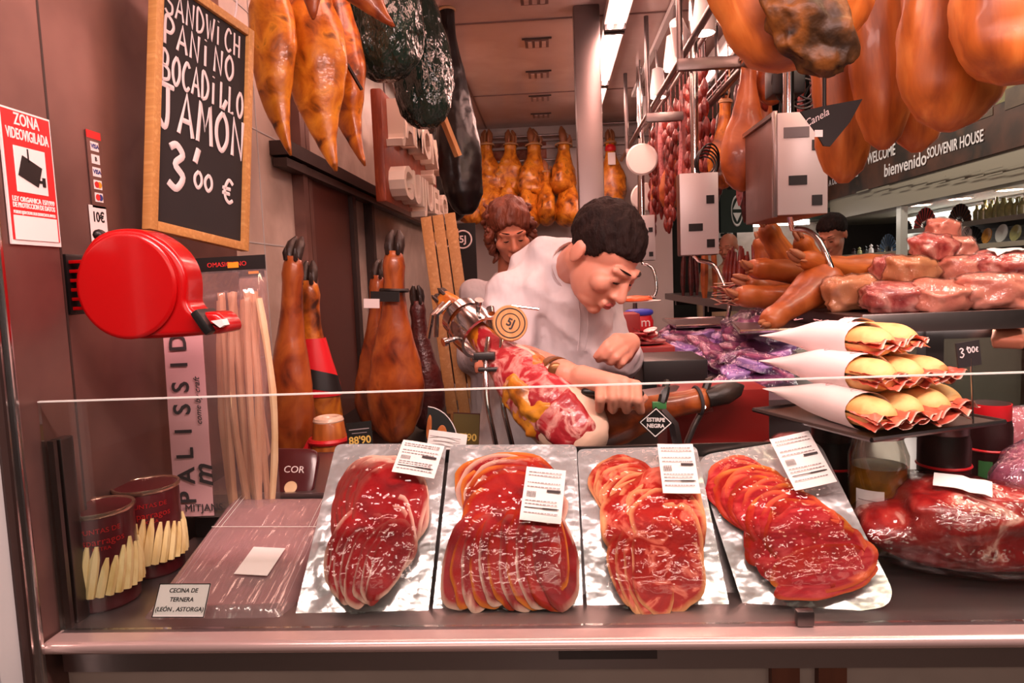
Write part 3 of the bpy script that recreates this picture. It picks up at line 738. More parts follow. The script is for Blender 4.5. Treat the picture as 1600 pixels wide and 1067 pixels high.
m = MB(); m.loft([[V((x, y, .020)) for x, y in circ], [V((x, y, .026)) for x, y in circ], [V((x, y, .029)) for x, y in inset(circ, .004)], [V((x, y, .029)) for x, y in inset(circ, .007)]]); part('side_cover', m, 'red_plastic', t, ang=40)
m = MB().box((*q(98, 440), -.006), (.028, .105, .05), bev=.004); part('bracket', m, 'black', t)['label'] = 'black wall bracket'
m = MB()
for i in range(6): m.box((q(124, 0)[0], q(0, 404+i*15)[1], -.006), (.036, .006, .04), bev=.001)
part('bracket_rib', m, 'red_plastic', t)
x0, y0_ = q(332, 508); m = MB().box((0, 0, .004), (.016, .046, .064), M=T(x0, y0_, 0) @ rot('Z', 32), bev=.005); part('tear_bar', m, 'black', t)['label'] = 'black tear-off bar'
x0, y0_ = q(357, 510); part('ticket', MB().prism([(-.011, .004), (.008, .006), (.012, -.004), (.004, -.008)], .02, M=T(x0, y0_, .012)), 'paper', t, smooth=False)['label'] = 'white paper ticket'
x0, y0_ = q(158, 362); part('knob', MB().blob((x0, y0_, .0), (.010, .010, .012), sub=2), 'black', t)
# ---------------------------------------------------------------- chalkboard
bl, br, tr, tl = [V(p) for p in ((-.819, 1.343, 1.633), (-.75, 1.635, 1.597), (-.723, 1.694, 2.134), (-.792, 1.402, 2.169))]
bl, br, tr, tl = [p+V((.012, 0, 0)) for p in (bl, br, tr, tl)]
M = axes(bl, br-bl, tl-bl); bw, bh = (br-bl).length, (tl-bl).length
t = thing('chalkboard', 'wood-framed chalkboard offering a sandwich for 3 euro on the left wall', 'chalkboard', M)
fw = .020
m = MB().box((fw/2, bh/2, 0), (fw, bh, .022), bev=.002).box((bw-fw/2, bh/2, 0), (fw, bh, .022), bev=.002)
part('frame', m.box((bw/2, fw/2, 0), (bw-2*fw, fw, .021), bev=.002).box((bw/2, bh-fw/2, 0), (bw-2*fw, fw, .021), bev=.002), 'light_wood', t)
part('slate', MB().box((bw/2, bh/2, -.004), (bw-2*fw+.004, bh-2*fw+.004, .010)), 'slate', t, smooth=False)
GL = {'S': [[(.9, .85), (.5, 1), (.1, .8), (.3, .55), (.8, .4), (.8, .1), (.4, 0), (.05, .15)]], 'A': [[(0, 0), (.45, 1), (.9, 0)], [(.2, .35), (.75, .35)]],
      'N': [[(.05, 0), (.1, 1), (.75, 0), (.85, 1)]], 'D': [[(.1, 0), (.1, 1), (.6, .85), (.85, .5), (.6, .12), (.1, 0)]], 'W': [[(0, 1), (.25, 0), (.5, .8), (.72, 0), (1, 1)]],
      'I': [[(.3, 0), (.3, .8)], [(.3, 1.0), (.32, 1.04)]], 'C': [[(.85, .85), (.5, 1), (.1, .6), (.15, .2), (.5, 0), (.85, .15)]], 'H': [[(.1, 0), (.1, 1)], [(.8, 0), (.8, 1)], [(.1, .5), (.8, .5)]],
      'P': [[(.1, 0), (.12, 1), (.6, 1), (.85, .75), (.6, .5), (.15, .48)]], 'O': [[(.5, 1), (.12, .7), (.1, .3), (.45, 0), (.85, .3), (.82, .75), (.5, 1)]],
      'B': [[(.1, 0), (.1, 1), (.65, .9), (.6, .55), (.15, .52)], [(.15, .52), (.8, .4), (.8, .1), (.1, 0)]], 'L': [[(.15, 1), (.12, 0), (.7, .03)]],
      'J': [[(0, 1), (.85, 1)], [(.5, 1), (.52, .25), (.35, 0), (.05, .15)]], 'M': [[(0, 0), (.15, 1), (.48, .35), (.8, 1), (.95, 0)]],
      'Ó': [[(.5, 1), (.12, .7), (.1, .3), (.45, 0), (.85, .3), (.82, .75), (.5, 1)], [(.5, 1.12), (.75, 1.36)]],
      '3': [[(.1, .9), (.45, 1), (.8, .8), (.4, .55), (.85, .3), (.5, 0), (.05, .1)]], "'": [[(.5, 1.1), (.3, .75)]], '0': [[(.5, 1), (.12, .7), (.1, .3), (.45, 0), (.85, .3), (.82, .75), (.5, 1)]],
      '€': [[(.85, .85), (.5, 1), (.2, .6), (.25, .2), (.55, 0), (.85, .12)], [(.0, .6), (.65, .6)], [(.0, .38), (.6, .38)]], ' ': []}
def smoothline(p, n=5):
    if len(p) < 3: return [V((*a, 0)) for a in p]
    o = []; k = len(p)
    for i in range(k-1):
        p0, p1, p2, p3 = [V((*p[min(max(i+j-1, 0), k-1)], 0)) for j in range(4)]
        for j in range(n):
            u = j/n; o.append(.5*((2*p1)+(p2-p0)*u+(2*p0-5*p1+4*p2-p3)*u*u+(3*p1-p0-3*p2+p3)*u**3))
    return o+[V((*p[-1], 0))]
CURVY = set('SDCPOBJÓ30€')
def chalk(mb, txt, x0, y0, w, h, r, M=None, slope=0, z=.0022, adv=1.22):
    for i, ch in enumerate(txt):
        for st in GL[ch]:
            pts = smoothline(st) if ch in CURVY else [V((*a, 0)) for a in st]
            mb.tube([V((x0+(i*adv+p.x)*w, y0+i*adv*w*slope+p.y*h, z)) for p in pts], r*1.35, 6, M=M, flat=.3, up=V((0, 0, 1)))
m = MB(); H_ = bh
for s, x, y, w, h, r in (('SANDWICH', .03, .845, .0245, .052, .0022), ('PANINO', .03, .725, .030, .056, .0028), ('BOCADILLO', .026, .585, .0235, .060, .0028), ('JAMÓN', .022, .405, .045, .088, .0042),
                         ("3'", .05, .185, .050, .092, .0056), ('00', .125, .215, .026, .036, .003), ('€', .215, .195, .040, .052, .0032)):
    chalk(m, s, x, y*H_, w, h, r)
part('chalk_lettering', m, 'chalk', t)
a = V((bw*.8, bh, 0)); m = MB().tube(bez(a, a+V((.03, .09, 0)), a+V((-.02, .16, -.01)), a+V((-.05, .22, -.02)), 10), .0022, 6)
part('hanging_cord', m, 'chalk', t)
# ---------------------------------------------------------------- people
def head_matrix(c, f, tilt=0):
    f = V(f).normalized(); u = V((0, 0, 1))-f*f.z; u.normalize(); r = f.cross(u)
    m = Matrix((r, f, u)).transposed().to_4x4(); m.translation = V(c)
    return m @ rot('Y', tilt)
def ell(mb, c, r, M, sub=3): mb.blob(V((0, 0, 0)), r, M=M @ T(*c), sub=sub)
def cap(mb, M, a, b, ra, rb=None): capsule(mb, M @ V(a), M @ V(b), ra, rb or ra)
def head_prims(mb, M):
    ell(mb, (0, -.015, .035), (.077, .097, .085), M); ell(mb, (0, .028, -.035), (.062, .074, .086), M)
    ell(mb, (0, .046, -.085), (.046, .044, .034), M); ell(mb, (0, .074, -.104), (.021, .019, .017), M)
    cap(mb, M, (0, .093, .008), (0, .116, -.034), .009, .0135)
    for s in (-1, 1):
        ell(mb, (s*.012, .104, -.040), (.010, .010, .008), M); ell(mb, (s*.042, .068, -.028), (.027, .026, .026), M)
        cap(mb, M, (s*.012, .093, .020), (s*.046, .080, .020), .011, .010)
        ell(mb, (s*.031, .083, -.002), (.016, .013, .012), M)
        ell(mb, (s*.077, -.012, -.014), (.008, .017, .029), M); ell(mb, (s*.081, -.022, -.008), (.006, .009, .025), M)
    cap(mb, M, (-.018, .098, -.066), (.018, .098, -.066), .008); cap(mb, M, (-.015, .096, -.076), (.015, .096, -.076), .008)
def face_parts(body, M, iris=False):
    """lips, brows and lids as parts of the person"""
    m = MB()
    m.tube([M @ V((x*.024, .106-.007*x*x, -.066+.002*math.cos(x*5))) for x in [q/6 for q in range(-6, 7)]], [.0012+.0036*(1-(q/6)**2) for q in range(-6, 7)], 8)
    m.tube([M @ V((x*.020, .104-.006*x*x, -.0755)) for x in [q/6 for q in range(-6, 7)]], [.0012+.0040*(1-(q/6)**2) for q in range(-6, 7)], 8)
    wpart('lips', m, 'lip', body)
    for s in (-1, 1):
        m = MB().tube([M @ V((s*lerp(.014, .050, q/6), .1030-.030*(q/6)**1.7, .028-.004*q/6+.003*math.sin(q/6*2.6))) for q in range(7)], [.0022, .0034, .0036, .0032, .0028, .0022, .001], 6, flat=.6)
        wpart('eyebrow', m, 'hair_dark', body)
        m = MB().tube([M @ V((s*lerp(.018, .046, q/6), .0965-.012*(q/6)**2, -.004-.004*math.sin(q/6*3.14))) for q in range(7)], [.001, .0028, .0036, .0036, .003, .002, .001], 6, flat=.7)
        wpart('eye', m, 'eye_dark', body)
def hair_cap(M, hl, grow=1.0, amp=.04, freq=9, seed=1, sub=5):
    mb = MB(); mb.blob((0, 0, 0), (1, 1, 1), sub=sub)
    for i, p in enumerate(mb.v):
        q = V((p.x*.083*grow, p.y*.104*grow, p.z*.091*grow))+V((0, -.018, .040))
        n_ = noise.fractal(V((q.x*freq*4, q.y*freq*4, q.z*freq*1.5+seed)), 1, 2, 3)
        lim = hl(q)+.010*noise.noise(V((q.x*60, q.y*60, seed)))
        if q.z > lim: k = 1+amp*n_*min(1, (q.z-lim)/.02)+.012*min(1, (q.z-lim)/.02)
        else: k = max(.80, 1-(lim-q.z)/.05)
        c = V((0, -.018, .03)); mb.v[i] = M @ (c+(q-c)*k)
    return mb
def finger(mb, pts, r0, r1):
    n = len(pts)-1
    for i in range(n): capsule(mb, pts[i], pts[i+1], lerp(r0, r1, i/n), lerp(r0, r1, (i+1)/n), 10)
# ---- the ham cutter
Mh = head_matrix(P(942, 398, 1.67), (.50, -.52, -.74), -8)
man = thing('person', 'young man in white coat bending to slice a ham behind the counter', 'person', (P(830, 700, 2.05).x, 2.05, ZS))
b = MB(); head_prims(b, Mh)
neck0, neck1 = Mh @ V((0, -.035, -.05)), P(893, 425, 1.87)
capsule(b, neck0, neck1, .052, .060)
chest = P(872, 525, 1.95); pelvis = P(822, 745, 2.10)
capsule(b, neck1, chest, .08, .12); capsule(b, chest, pelvis, .12, .13)
Rs, Re, Rw = P(806, 462, 1.84), P(798, 562, 1.78), P(884, 584, 1.485)
Ls, Le, Lw = P(930, 470, 1.98), P(948, 575, 1.97), P(984, 536, 1.74)
capsule(b, chest, Rs, .10, .06); capsule(b, Rs, Re, .055, .046); capsule(b, Re, lerp(Re, Rw, .35), .046, .046); capsule(b, lerp(Re, Rw, .35), Rw, .046, .030)
capsule(b, chest, Ls, .10, .06); capsule(b, Ls, Le, .055, .045); capsule(b, Le, lerp(Le, Lw, .35), .045, .043); capsule(b, lerp(Le, Lw, .35), Lw, .043, .028)
# right hand closed round the knife handle, back of the hand up
kn = [P(938, 603, 1.425), P(957, 597, 1.415), P(976, 597, 1.41), P(994, 603, 1.415)]
for i, k in enumerate(kn):
    capsule(b, Rw+V((.004*i, 0, -.004*abs(i-1.5))), k, .025, .0135)
capsule(b, lerp(Rw, kn[1], .35), lerp(kn[1], kn[2], .5)+V((-.02, .01, 0)), .026, .020)
tips = [(-1, 28, 40), (0, 34, 48), (1, 35, 49), (3, 30, 43)]
for k, (dx, d1, d2), (px, py) in zip(kn, tips, ((938, 603), (957, 597), (976, 597), (994, 603))):
    finger(b, [k, P(px+dx, py+d1*.72, 1.385), P(px+dx*2+1, py+d2*.90, 1.405), P(px+dx*2, py+d2*.72, 1.440)], .0118, .0092)
finger(b, [lerp(Rw, kn[3], .35)+V((.01, .02, -.02)), P(955, 624, 1.46), P(985, 628, 1.455), P(1006, 622, 1.44)], .016, .010)
# left hand, forefinger pointing down to the ham
kl = [P(962, 528, 1.675), P(969, 537, 1.665), P(975, 546, 1.665), P(980, 555, 1.675)]
for k in kl: capsule(b, Lw, k, .024, .0135)
finger(b, [kl[0], P(948, 537, 1.65), P(938, 549, 1.65), P(931, 557, 1.655)], .0115, .008)
finger(b, [kl[1], P(954, 548, 1.635), P(946, 557, 1.64), P(941, 560, 1.655)], .0115, .0085)
finger(b, [kl[2], P(963, 558, 1.635), P(956, 566, 1.645), P(951, 566, 1.665)], .0115, .0085)
finger(b, [kl[3], P(973, 566, 1.645), P(968, 572, 1.655), P(964, 571, 1.67)], .0105, .008)
finger(b, [Lw+V((-.012, -.015, -.006)), P(958, 546, 1.69), P(944, 558, 1.675), P(935, 562, 1.665)], .016, .009)
body = remesh(b, .0042, 3)
wpart('body', body, 'skin', man, ang=180)
face_parts(man, Mh)
wpart('hair', hair_cap(Mh, lambda q: (.050 if q.y > .055 else lerp(-.056, .050, max(0, min(1, (q.y+.06)/.115)))) - (.03 if abs(q.x) > .066 and .0 < q.y < .035 else 0), .975, .07, 14, 3), 'hair_dark', man, ang=180)
c = MB()
hip = P(818, 700, 2.08)
capsule(c, P(868, 440, 1.90), P(862, 560, 1.97), .125, .150, 20); capsule(c, P(862, 560, 1.97), hip, .150, .165, 20)
capsule(c, P(893, 420, 1.865), P(845, 455, 1.86), .085, .10); capsule(c, P(893, 420, 1.865), P(915, 465, 1.93), .08, .09)
capsule(c, P(900, 470, 1.82), P(905, 560, 1.88), .085, .10); capsule(c, P(850, 600, 1.93), P(835, 700, 1.98), .14, .15)
capsule(c, P(845, 455, 1.86), Rs, .10, .078); capsule(c, Rs, lerp(Rs, Re, .92), .080, .070, 18); capsule(c, P(915, 465, 1.93), Ls, .09, .075)
capsule(c, Ls, Le, .075, .066); capsule(c, Le, lerp(Le, Lw, .55), .064, .052)
capsule(c, hip, V((hip.x, hip.y, .72)), .165, .20, 20)
cb = remesh(c, .008, 7)
def folds(mb, seed=0, a=.030):
    for i, p in enumerate(mb.v):
        n1 = noise.fractal(V((p.x*9+seed, p.y*9, p.z*5)), 1, 2, 2); n2 = 1-abs(noise.noise(V((p.x*8+p.z*7, p.y*8, p.z*6+seed))))*2
        d = V((p.x-chest.x, p.y-chest.y, 0)); d = d.normalized() if d.length > 1e-4 else V((0, 0, 1))
        mb.v[i] = p+d*a*(n1*.8+n2*.45)+V((0, 0, a*.5*n1))
    return mb
wpart('coat', folds(cb, 2), 'coat_white', man, ang=180)
m = MB(); cfr = frame_to(neck0-neck1)
m.loft([[neck1+(neck0-neck1)*t+cfr @ V((math.cos(a)*r, math.sin(a)*r*1.05, -.012*math.cos(a-1.2))) for a in [2*math.pi*j/28 for j in range(28)]] for t, r in ((.05, .085), (.22, .074), (.44, .068), (.48, .066), (.44, .062), (.15, .06))], cap=False)
wpart('collar', m, 'coat_white', man)
bt = MB()
for px, py, Y in ((903, 446, 1.735),): bt.blob(P(px, py, Y), (.007, .005, .007), sub=2)
wpart('button', bt, 'black', man)
# placket down the front of the coat
dgx = [V(v) for v in cb.v]
def on_coat(px, py):
    o = V((0, 0, CAMZ)); d = (P(px, py, 2)-o).normalized(); best = None
    for q in dgx:
        w = q-o; t_ = w.dot(d)
        if (w-d*t_).length < .009 and (best is None or t_ < best): best = t_
    return o+d*((best or 1.8)-.003)
Mi = man.matrix_world.inverted()
dgx = [man.matrix_world @ v for v in dgx]
pl = [on_coat(x, y) for x, y in ((903, 452), (904, 470), (906, 490), (906, 510), (905, 530), (902, 548))]
for dx in (0, .020): wpart('placket_seam', MB().tube([p+V((dx, 0, 0)) for p in pl], .0016, 5), 'coat_white', man)

sd = (Re-Rs).normalized()
m = MB(); e0 = lerp(Rs, Re, .93)
m.loft([[e0+sd*dz+frame_to(sd) @ V((math.cos(a)*r, math.sin(a)*r, 0)) for a in [2*math.pi*j/24 for j in range(24)]] for dz, r in ((-.02, .074), (.012, .073), (.014, .066), (-.015, .062))], cap=False)
wpart('sleeve_cuff', m, 'coat_white', man)
d = (Rw-Re).normalized(); wc = P(868, 583, 1.512); fr = frame_to(d)
m = MB(); m.loft([[wc+d*dz+fr @ V((math.cos(a)*r, math.sin(a)*r, 0)) for a in [2*math.pi*j/24 for j in range(24)]] for dz, r in ((-.012, .0345), (-.012, .0385), (.012, .0375), (.012, .0335))], cap=False)
m.add(*(lambda q: (q.v, q.f))(MB().blob(wc+V((.0, -.036, .012)), (.017, .008, .017), sub=3)))
wpart('wristwatch', m, 'watch', man)
m = MB()
for s in (-1, 1): capsule(m, V((hip.x+s*.1, hip.y+.02, .8)), V((hip.x+s*.11, hip.y+.02, .20)), .09, .06); capsule(m, V((hip.x+s*.11, hip.y+.04, .165)), V((hip.x+s*.12, hip.y-.12, .160)), .045, .04)
wpart('trousers', m, 'dark_cloth', man)
t = thing('carving_knife', 'long ham knife gripped in the right hand of the young man', 'knife', P(960, 614, 1.43))
m = MB(); h0, h1 = P(914, 612, 1.437), P(1000, 615, 1.437); capsule(m, h0, h1, .0085, .0085, 10); wpart('handle', m, 'black', t)
bd = (P(1062, 606, 1.50)-h1); m = MB(); Mx = axes(h1, bd, V((0, .2, 1)))
m.prism([(0, -.008), (bd.length*.9, -.006), (bd.length, .004), (bd.length*.9, .008), (0, .008)], .0016, M=Mx @ T(0, 0, -.0008)); wpart('blade', m, 'chrome', t, smooth=False)
# ---- the woman behind him
Mw_ = head_matrix(P(797, 360, 2.78), (.16, -.82, -.42), 5)
wo = thing('person', 'woman with wavy auburn hair in a white coat, looking down behind the young man', 'person', (P(795, 600, 2.9).x, 2.9, ZS))
b = MB(); head_prims(b, Mw_)
n0, n1 = Mw_ @ V((0, -.035, -.06)), P(797, 450, 2.90)
capsule(b, n0, n1, .047, .055); wch = P(795, 540, 2.95); capsule(b, n1, wch, .08, .12); capsule(b, wch, P(795, 700, 2.95), .12, .13)
S1, S2 = P(742, 462, 2.93), P(852, 462, 2.93)
for S_, dx in ((S1, -.03), (S2, .03)):
    e_ = S_+V((dx, -.02, -.28)); h_ = e_+V((-dx*3, -.22, .05)); capsule(b, wch, S_, .09, .055); capsule(b, S_, e_, .05, .042); capsule(b, e_, h_, .04, .028)
    for k in range(4): finger(b, [h_, h_+V((.016*(k-1.5), -.07, -.01)), h_+V((.018*(k-1.5), -.11, -.035)), h_+V((.018*(k-1.5), -.11, -.055))], .014, .008)
    finger(b, [h_, h_+V((-.035*(1 if dx > 0 else -1), -.04, 0)), h_+V((-.04*(1 if dx > 0 else -1), -.075, -.02))], .014, .009)
wpart('body', remesh(b, .006, 3), 'skin_warm', wo, ang=180); face_parts(wo, Mw_)
h = hair_cap(Mw_, lambda q: (.070-.7*abs(q.x) if q.y > .05 else lerp(-.13, .05, max(0, min(1, (q.y+.02)/.09)))), 1.07, .12, 6, 8)
h2 = MB(); h2.add(h.v, h.f)
rnd = random.Random(4)
for i in range(46):
    a = rnd.uniform(-.4, math.pi+.4)-math.pi/2*0; s = rnd.choice((-1, 1)); y = rnd.uniform(-.11, .05); z = rnd.uniform(-.08, .09)
    x = s*.088*math.sqrt(max(.05, 1-((z-.03)/.14)**2)); pts = [Mw_ @ V((x+s*.012*math.sin(q*1.6+i), y+.012*math.cos(q*1.4+i), z-.014*q)) for q in range(6)]
    h2.tube(pts, [.006, .012, .014, .013, .010, .004], 7)
wpart('hair', h2, 'hair_auburn', wo, ang=180)
c = MB(); capsule(c, n1+V((0, .01, -.03)), wch, .11, .165, 18); capsule(c, wch, V((wch.x, 2.95, .75)), .165, .19, 18)
for S_, dx in ((S1, -.03), (S2, .03)):
    e_ = S_+V((dx, -.02, -.28)); capsule(c, wch+V((0, 0, .12)), S_, .10, .075); capsule(c, S_, e_, .072, .062); capsule(c, e_, lerp(e_, e_+V((-dx*3, -.22, .05)), .7), .06, .05)
cw_ = remesh(c, .011, 6); wpart('coat', wobble(cw_, .010, 9, 5), 'coat_white', wo, ang=180)
m = MB()
for s in (-1, 1): capsule(m, V((wch.x+s*.09, 2.97, .8)), V((wch.x+s*.09, 2.97, .20)), .09, .06); capsule(m, V((wch.x+s*.09, 2.99, .165)), V((wch.x+s*.1, 2.84, .160)), .045, .038)
wpart('trousers', m, 'dark_cloth', wo)
wpart('earring', MB().blob(Mw_ @ V((-.088, -.005, -.045)), (.006, .006, .006), sub=2), 'white_plastic', wo)
# ---- customers in the aisle
def customer(label, hc, f, cloth, hair, hl, sh_w=.20, skin='skin_warm', lean=0, hands=None, hat=None):
    Mq = head_matrix(hc, f); base = V((hc.x, hc.y+.03, 0)); t = thing('person', label, 'person', base)
    b = MB(); head_prims(b, Mq); n1 = V((hc.x, hc.y+.03, hc.z-.20)); capsule(b, Mq @ V((0, -.03, -.06)), n1, .052, .06)
    ch = n1+V((0, .02, -.28)); capsule(b, n1, ch, .08, .13); hp = V((ch.x, ch.y, .92)); capsule(b, ch, hp, .13, .13)
    fl = V((f[0], f[1], 0)).normalized(); rt = fl.cross(V((0, 0, 1)))
    c = MB(); capsule(c, n1+V((0, 0, -.05)), ch, .12, .19, 18, flat=.8); capsule(c, ch, hp, .19, .19, 18)
    for i, s in enumerate((-1, 1)):
        S_ = n1+rt*s*sh_w+V((0, 0, -.06)); hd = (hands or {}).get(s) or (S_+fl*.12+V((0, 0, -.52)))
        mid = (S_+hd)/2; e_ = mid+V((0, 0, -.09))-fl*.05+rt*s*.04
        capsule(c, n1+V((0, 0, -.08)), S_, .10, .075); capsule(c, S_, e_, .073, .06); capsule(c, e_, lerp(e_, hd, .75), .058, .045)
        capsule(b, e_, hd, .042, .028); dv = (hd-e_).normalized(); sd_ = dv.cross(V((0, 0, 1))).normalized()
        for k in range(4):
            o = sd_*(k-1.5)*.020; finger(b, [hd+o*.7+dv*.03, hd+o+dv*.085, hd+o+dv*.115+V((0, 0, -.025)), hd+o+dv*.10+V((0, 0, -.045))], .0125, .0085)
            capsule(b, hd, hd+o+dv*.08, .024, .0135)
        finger(b, [hd, hd-sd_*s*.04+dv*.04, hd-sd_*s*.045+dv*.075+V((0, 0, -.02))], .015, .010)
    wpart('body', remesh(b, .007, 3), skin, t, ang=180); face_parts(t, Mq)
    if hair: wpart('hair', hair_cap(Mq, hl, 1.03, .06, 7, 2, sub=4), hair, t, ang=180)
    wpart('jacket', wobble(remesh(c, .012, 5), .012, 8, 3), cloth, t, ang=180)
    m = MB()
    for s in (-1, 1): capsule(m, hp+rt*s*.09, V((*(hp+rt*s*.1).xy, .12)), .10, .065); capsule(m, V((*(hp+rt*s*.1).xy, .05)), V((*(hp+rt*s*.1+fl*.16).xy, .045)), .045, .042)
    wpart('trousers', m, 'navy_cloth', t); return t
short = lambda q: lerp(-.06, .06, max(0, min(1, (q.y+.07)/.13)))
customer('bald man with dark-rimmed glasses in the aisle beyond the hanging scale', P(1138, 386, 6.3), (-.55, -.75, -.2), 'beige_cloth', None, short, skin='skin_warm')
customer('person with dark hair and striped jacket leaning over the right-hand meat shelf', P(1300, 366, 4.5), (-.6, -.6, -.45), 'rust_cloth', 'hair_dark', short)
hx = P(1592, 372, 3.0)
customer('person in dark blue with a hand near the glass at the far right edge', V((2.02, 2.5, 1.60)), (-.9, -.3, -.25), 'navy_cloth', 'hair_grey', short, hands={1: P(1586, 520, 2.05), -1: V((1.9, 2.1, .95))})
# ---------------------------------------------------------------- hams
PROF = {'ham': [(0, .06), (.02, .36), (.07, .70), (.18, .96), (.30, 1.0), (.44, .86), (.57, .63), (.68, .46), (.78, .37), (.87, .35), (.93, .39), (.97, .33), (1, .26)],
        'point': [(0, .05), (.04, .16), (.11, .30), (.20, .52), (.32, .80), (.45, 1.0), (.58, .92), (.68, .66), (.78, .48), (.87, .40), (.93, .42), (.97, .36), (1, .28)],
        'round': [(0, .30), (.03, .62), (.09, .88), (.2, 1.0), (.36, .98), (.5, .8), (.62, .56), (.73, .40), (.83, .32), (.92, .34), (.97, .3), (1, .24)],
        'leg': [(0, .35), (.04, .8), (.12, 1.0), (.3, .92), (.5, .72), (.66, .58), (.8, .50), (.88, .54), (.94, .50), (1, .36)],
        'slab': [(0, .15), (.03, .55), (.10, .86), (.22, 1.0), (.5, 1.0), (.75, .92), (.9, .75), (1, .5)]}
def ham_mesh(L, W, thick=.62, prof='ham', seed=0, amp=.09, bend=0, ns=22, nz=30, hook=0):
    rings = []
    for i in range(nz+1):
        t = i/nz; t = t if prof != 'ham' else t**1.15
        r = interp(PROF[prof], t)*W/2; th = lerp(thick, .9, min(1, max(0, (t-.4)/.4)))
        cx = bend*W*math.sin(t*math.pi*.9)+hook*W*max(0, (.25-t)/.25)**1.5
        ring = []
        for j in range(ns):
            a = 2*math.pi*j/ns; d = V((math.cos(a), math.sin(a)*th, 0))
            k = 1+amp*noise.fractal(V((d.x*1.7+seed*5, d.y*1.7, t*5+seed)), 1, 2, 3)+amp*.6*noise.noise(V((d.x*.8, d.y*.8+seed*2, t*2.2)))
            k += -.10*math.exp(-((a-4.2)/.5)**2)*(1 if .15 < t < .6 else 0)*(amp/.09)
            ring.append(V((cx, 0, t*L))+d*r*k)
        rings.append(ring)
    return MB().loft(rings)
def hoof_mesh(L, W, curl=0, big=1):
    m = MB(); s = W/.2*.9*big
    for q in (-1, 1):
        m.tube([V((q*.016*s, 0, L-.01)), V((q*.018*s, .004, L+.02*s)), V((q*.017*s, .012+curl*.5, L+.05*s)), V((q*.012*s, .022+curl, L+.078*s))], [.018*s, .021*s, .019*s, .006*s], 10)
        m.tube([V((q*.02*s, -.025*s, L-.012)), V((q*.022*s, -.034*s, L+.012*s)), V((q*.02*s, -.034*s, L+.03*s))], [.009*s, .009*s, .003*s], 6)
    return m
def up_frame(B, A, side=V((1, 0, 0))):
    """origin at the butt B, local z towards the hoof A, local x near side"""
    z = (A-B).normalized(); y = z.cross(V(side)).normalized(); x = y.cross(z)
    m = Matrix((x, y, z)).transposed().to_4x4(); m.translation = B; return m
def ham(name, label, A, B, W, m='ham_gold', group=None, thick=.62, prof='ham', seed=0, amp=.09, bend=0, side=(1, 0, 0), hoof='hoof_dark', rope=True, hook=0, cat='ham', curl=0, extra=None, hoofbig=1, spin=0, ropelen=.09):
    M = up_frame(B, A, V(side)) @ rot('Z', spin); L = (A-B).length
    t = thing(name, label, cat, M, group)
    part('ham_body', ham_mesh(L, W, thick, prof, seed, amp, bend, hook=hook), m, t, ang=180)
    if hoof: part('hoof', hoof_mesh(L, W, curl, hoofbig), hoof, t)
    if rope:
        q = MB(); q.ring((0, 0, L*.93), W*.20, .004, 20, 6); q.ring((0, 0, L*.945), W*.20, .004, 20, 6)
        p = V((0, -W*.18, L*.94)); q.tube(bez(p, p+V((.02, -.02, .06)), p+V((-.01, .02, ropelen*.8)), V((0, 0, L+ropelen)), 8), .003, 5)
        part('rope', q, 'rope', t)
    if extra: extra(t, L, W)
    return t
def rail(name, label, pts, r, m='steel', n=10, parts=None):
    return single(name, MB().tube(pts, r, n), m, label, 'rail')
# rail under the ceiling on the left with its hanging hams
t = thing('ham_rail', 'steel rail under the ceiling at left carrying the hanging hams', 'rail', (-.78, 2.4, 2.74))
wpart('tube', MB().cyl((-.78, 1.55, 2.74), (-.78, 5.4, 2.74), .012, 10), 'steel', t)
m = MB()
for y in (1.7, 2.9, 4.2, 5.2): m.cyl((-.78, y, 2.74), (-.78, y, 2.80), .008, 8)
wpart('hanger', m, 'steel', t)
def hang(label, top, bot, Y, Wpx, m, seed, prof='point', **k):
    A = P(*top, Y); B = P(*bot, Y); A = V((A.x, A.y+.04, min(A.z, 2.64)))
    return ham('hanging_ham', label, A, B, Wpx*Y/1067, m, 'hams hanging at upper left', prof=prof, seed=seed, ropelen=max(.08, 2.74-A.z), **k)
hang('amber ham hanging right beside the chalkboard edge', (402, -150), (437, 246), 1.98, 84, 'ham_gold', 1, hook=.25, side=(1, -.3, 0))
hang('widest golden ham of the three hanging in front of the left wall', (468, -130), (508, 270), 2.08, 104, 'ham_gold', 2, hook=.18, side=(1, -.2, 0))
hang('narrow amber ham hanging next to the green plastic bag', (512, -90), (552, 264), 2.30, 80, 'ham_amber', 3, hook=.3, side=(1, -.5, 0))
hang('brown ham whose end shows at the top between two golden hams', (455, -420), (490, 30), 1.72, 100, 'ham_brown', 4, side=(1, -.4, 0), rope=False)
hang('orange-brown ham whose pointed end shows at the top before the green bag', (500, -400), (572, 47), 1.80, 120, 'ham_brown', 5, side=(1, .2, 0), hook=.35, rope=False)
single('dangling_strap', MB().tube([P(508, 15, 2.15), P(520, 60, 2.15), P(545, 105, 2.15), P(565, 140, 2.15)], .006, 6), 'black_bag', 'dark leather strap hanging past the narrow amber ham', 'strap')
def bagged(label, top, bot, Y, Wpx, m, seed, side=(1, 0, 0), name='bagged_ham'):
    A, B = P(*top, Y), P(*bot, Y); M = up_frame(B, A, V(side)); L, W = (A-B).length, Wpx*Y/1067
    mb = ham_mesh(L, W, .7, 'round', seed, .10, ns=48, nz=60)
    for i, p in enumerate(mb.v):
        n_ = noise.fractal(V((p.x*22+seed, p.y*22, p.z*9)), .8, 2.2, 4); r_ = V((p.x, p.y, 0)); mb.v[i] = p+r_*(.09*n_)
    t = thing(name, label, 'ham', M, 'hams hung in plastic bags'); part('plastic_bag', mb, m, t, ang=180)
    q = MB().ring((0, 0, L*.9), W*.19, .006, 18, 6); part('tie', q, 'rope', t); return t
bagged('ham in a crinkled dark green plastic bag, nearer of the two green ones', (590, -250), (603, 126), 2.45, 125, 'green_bag', 1)
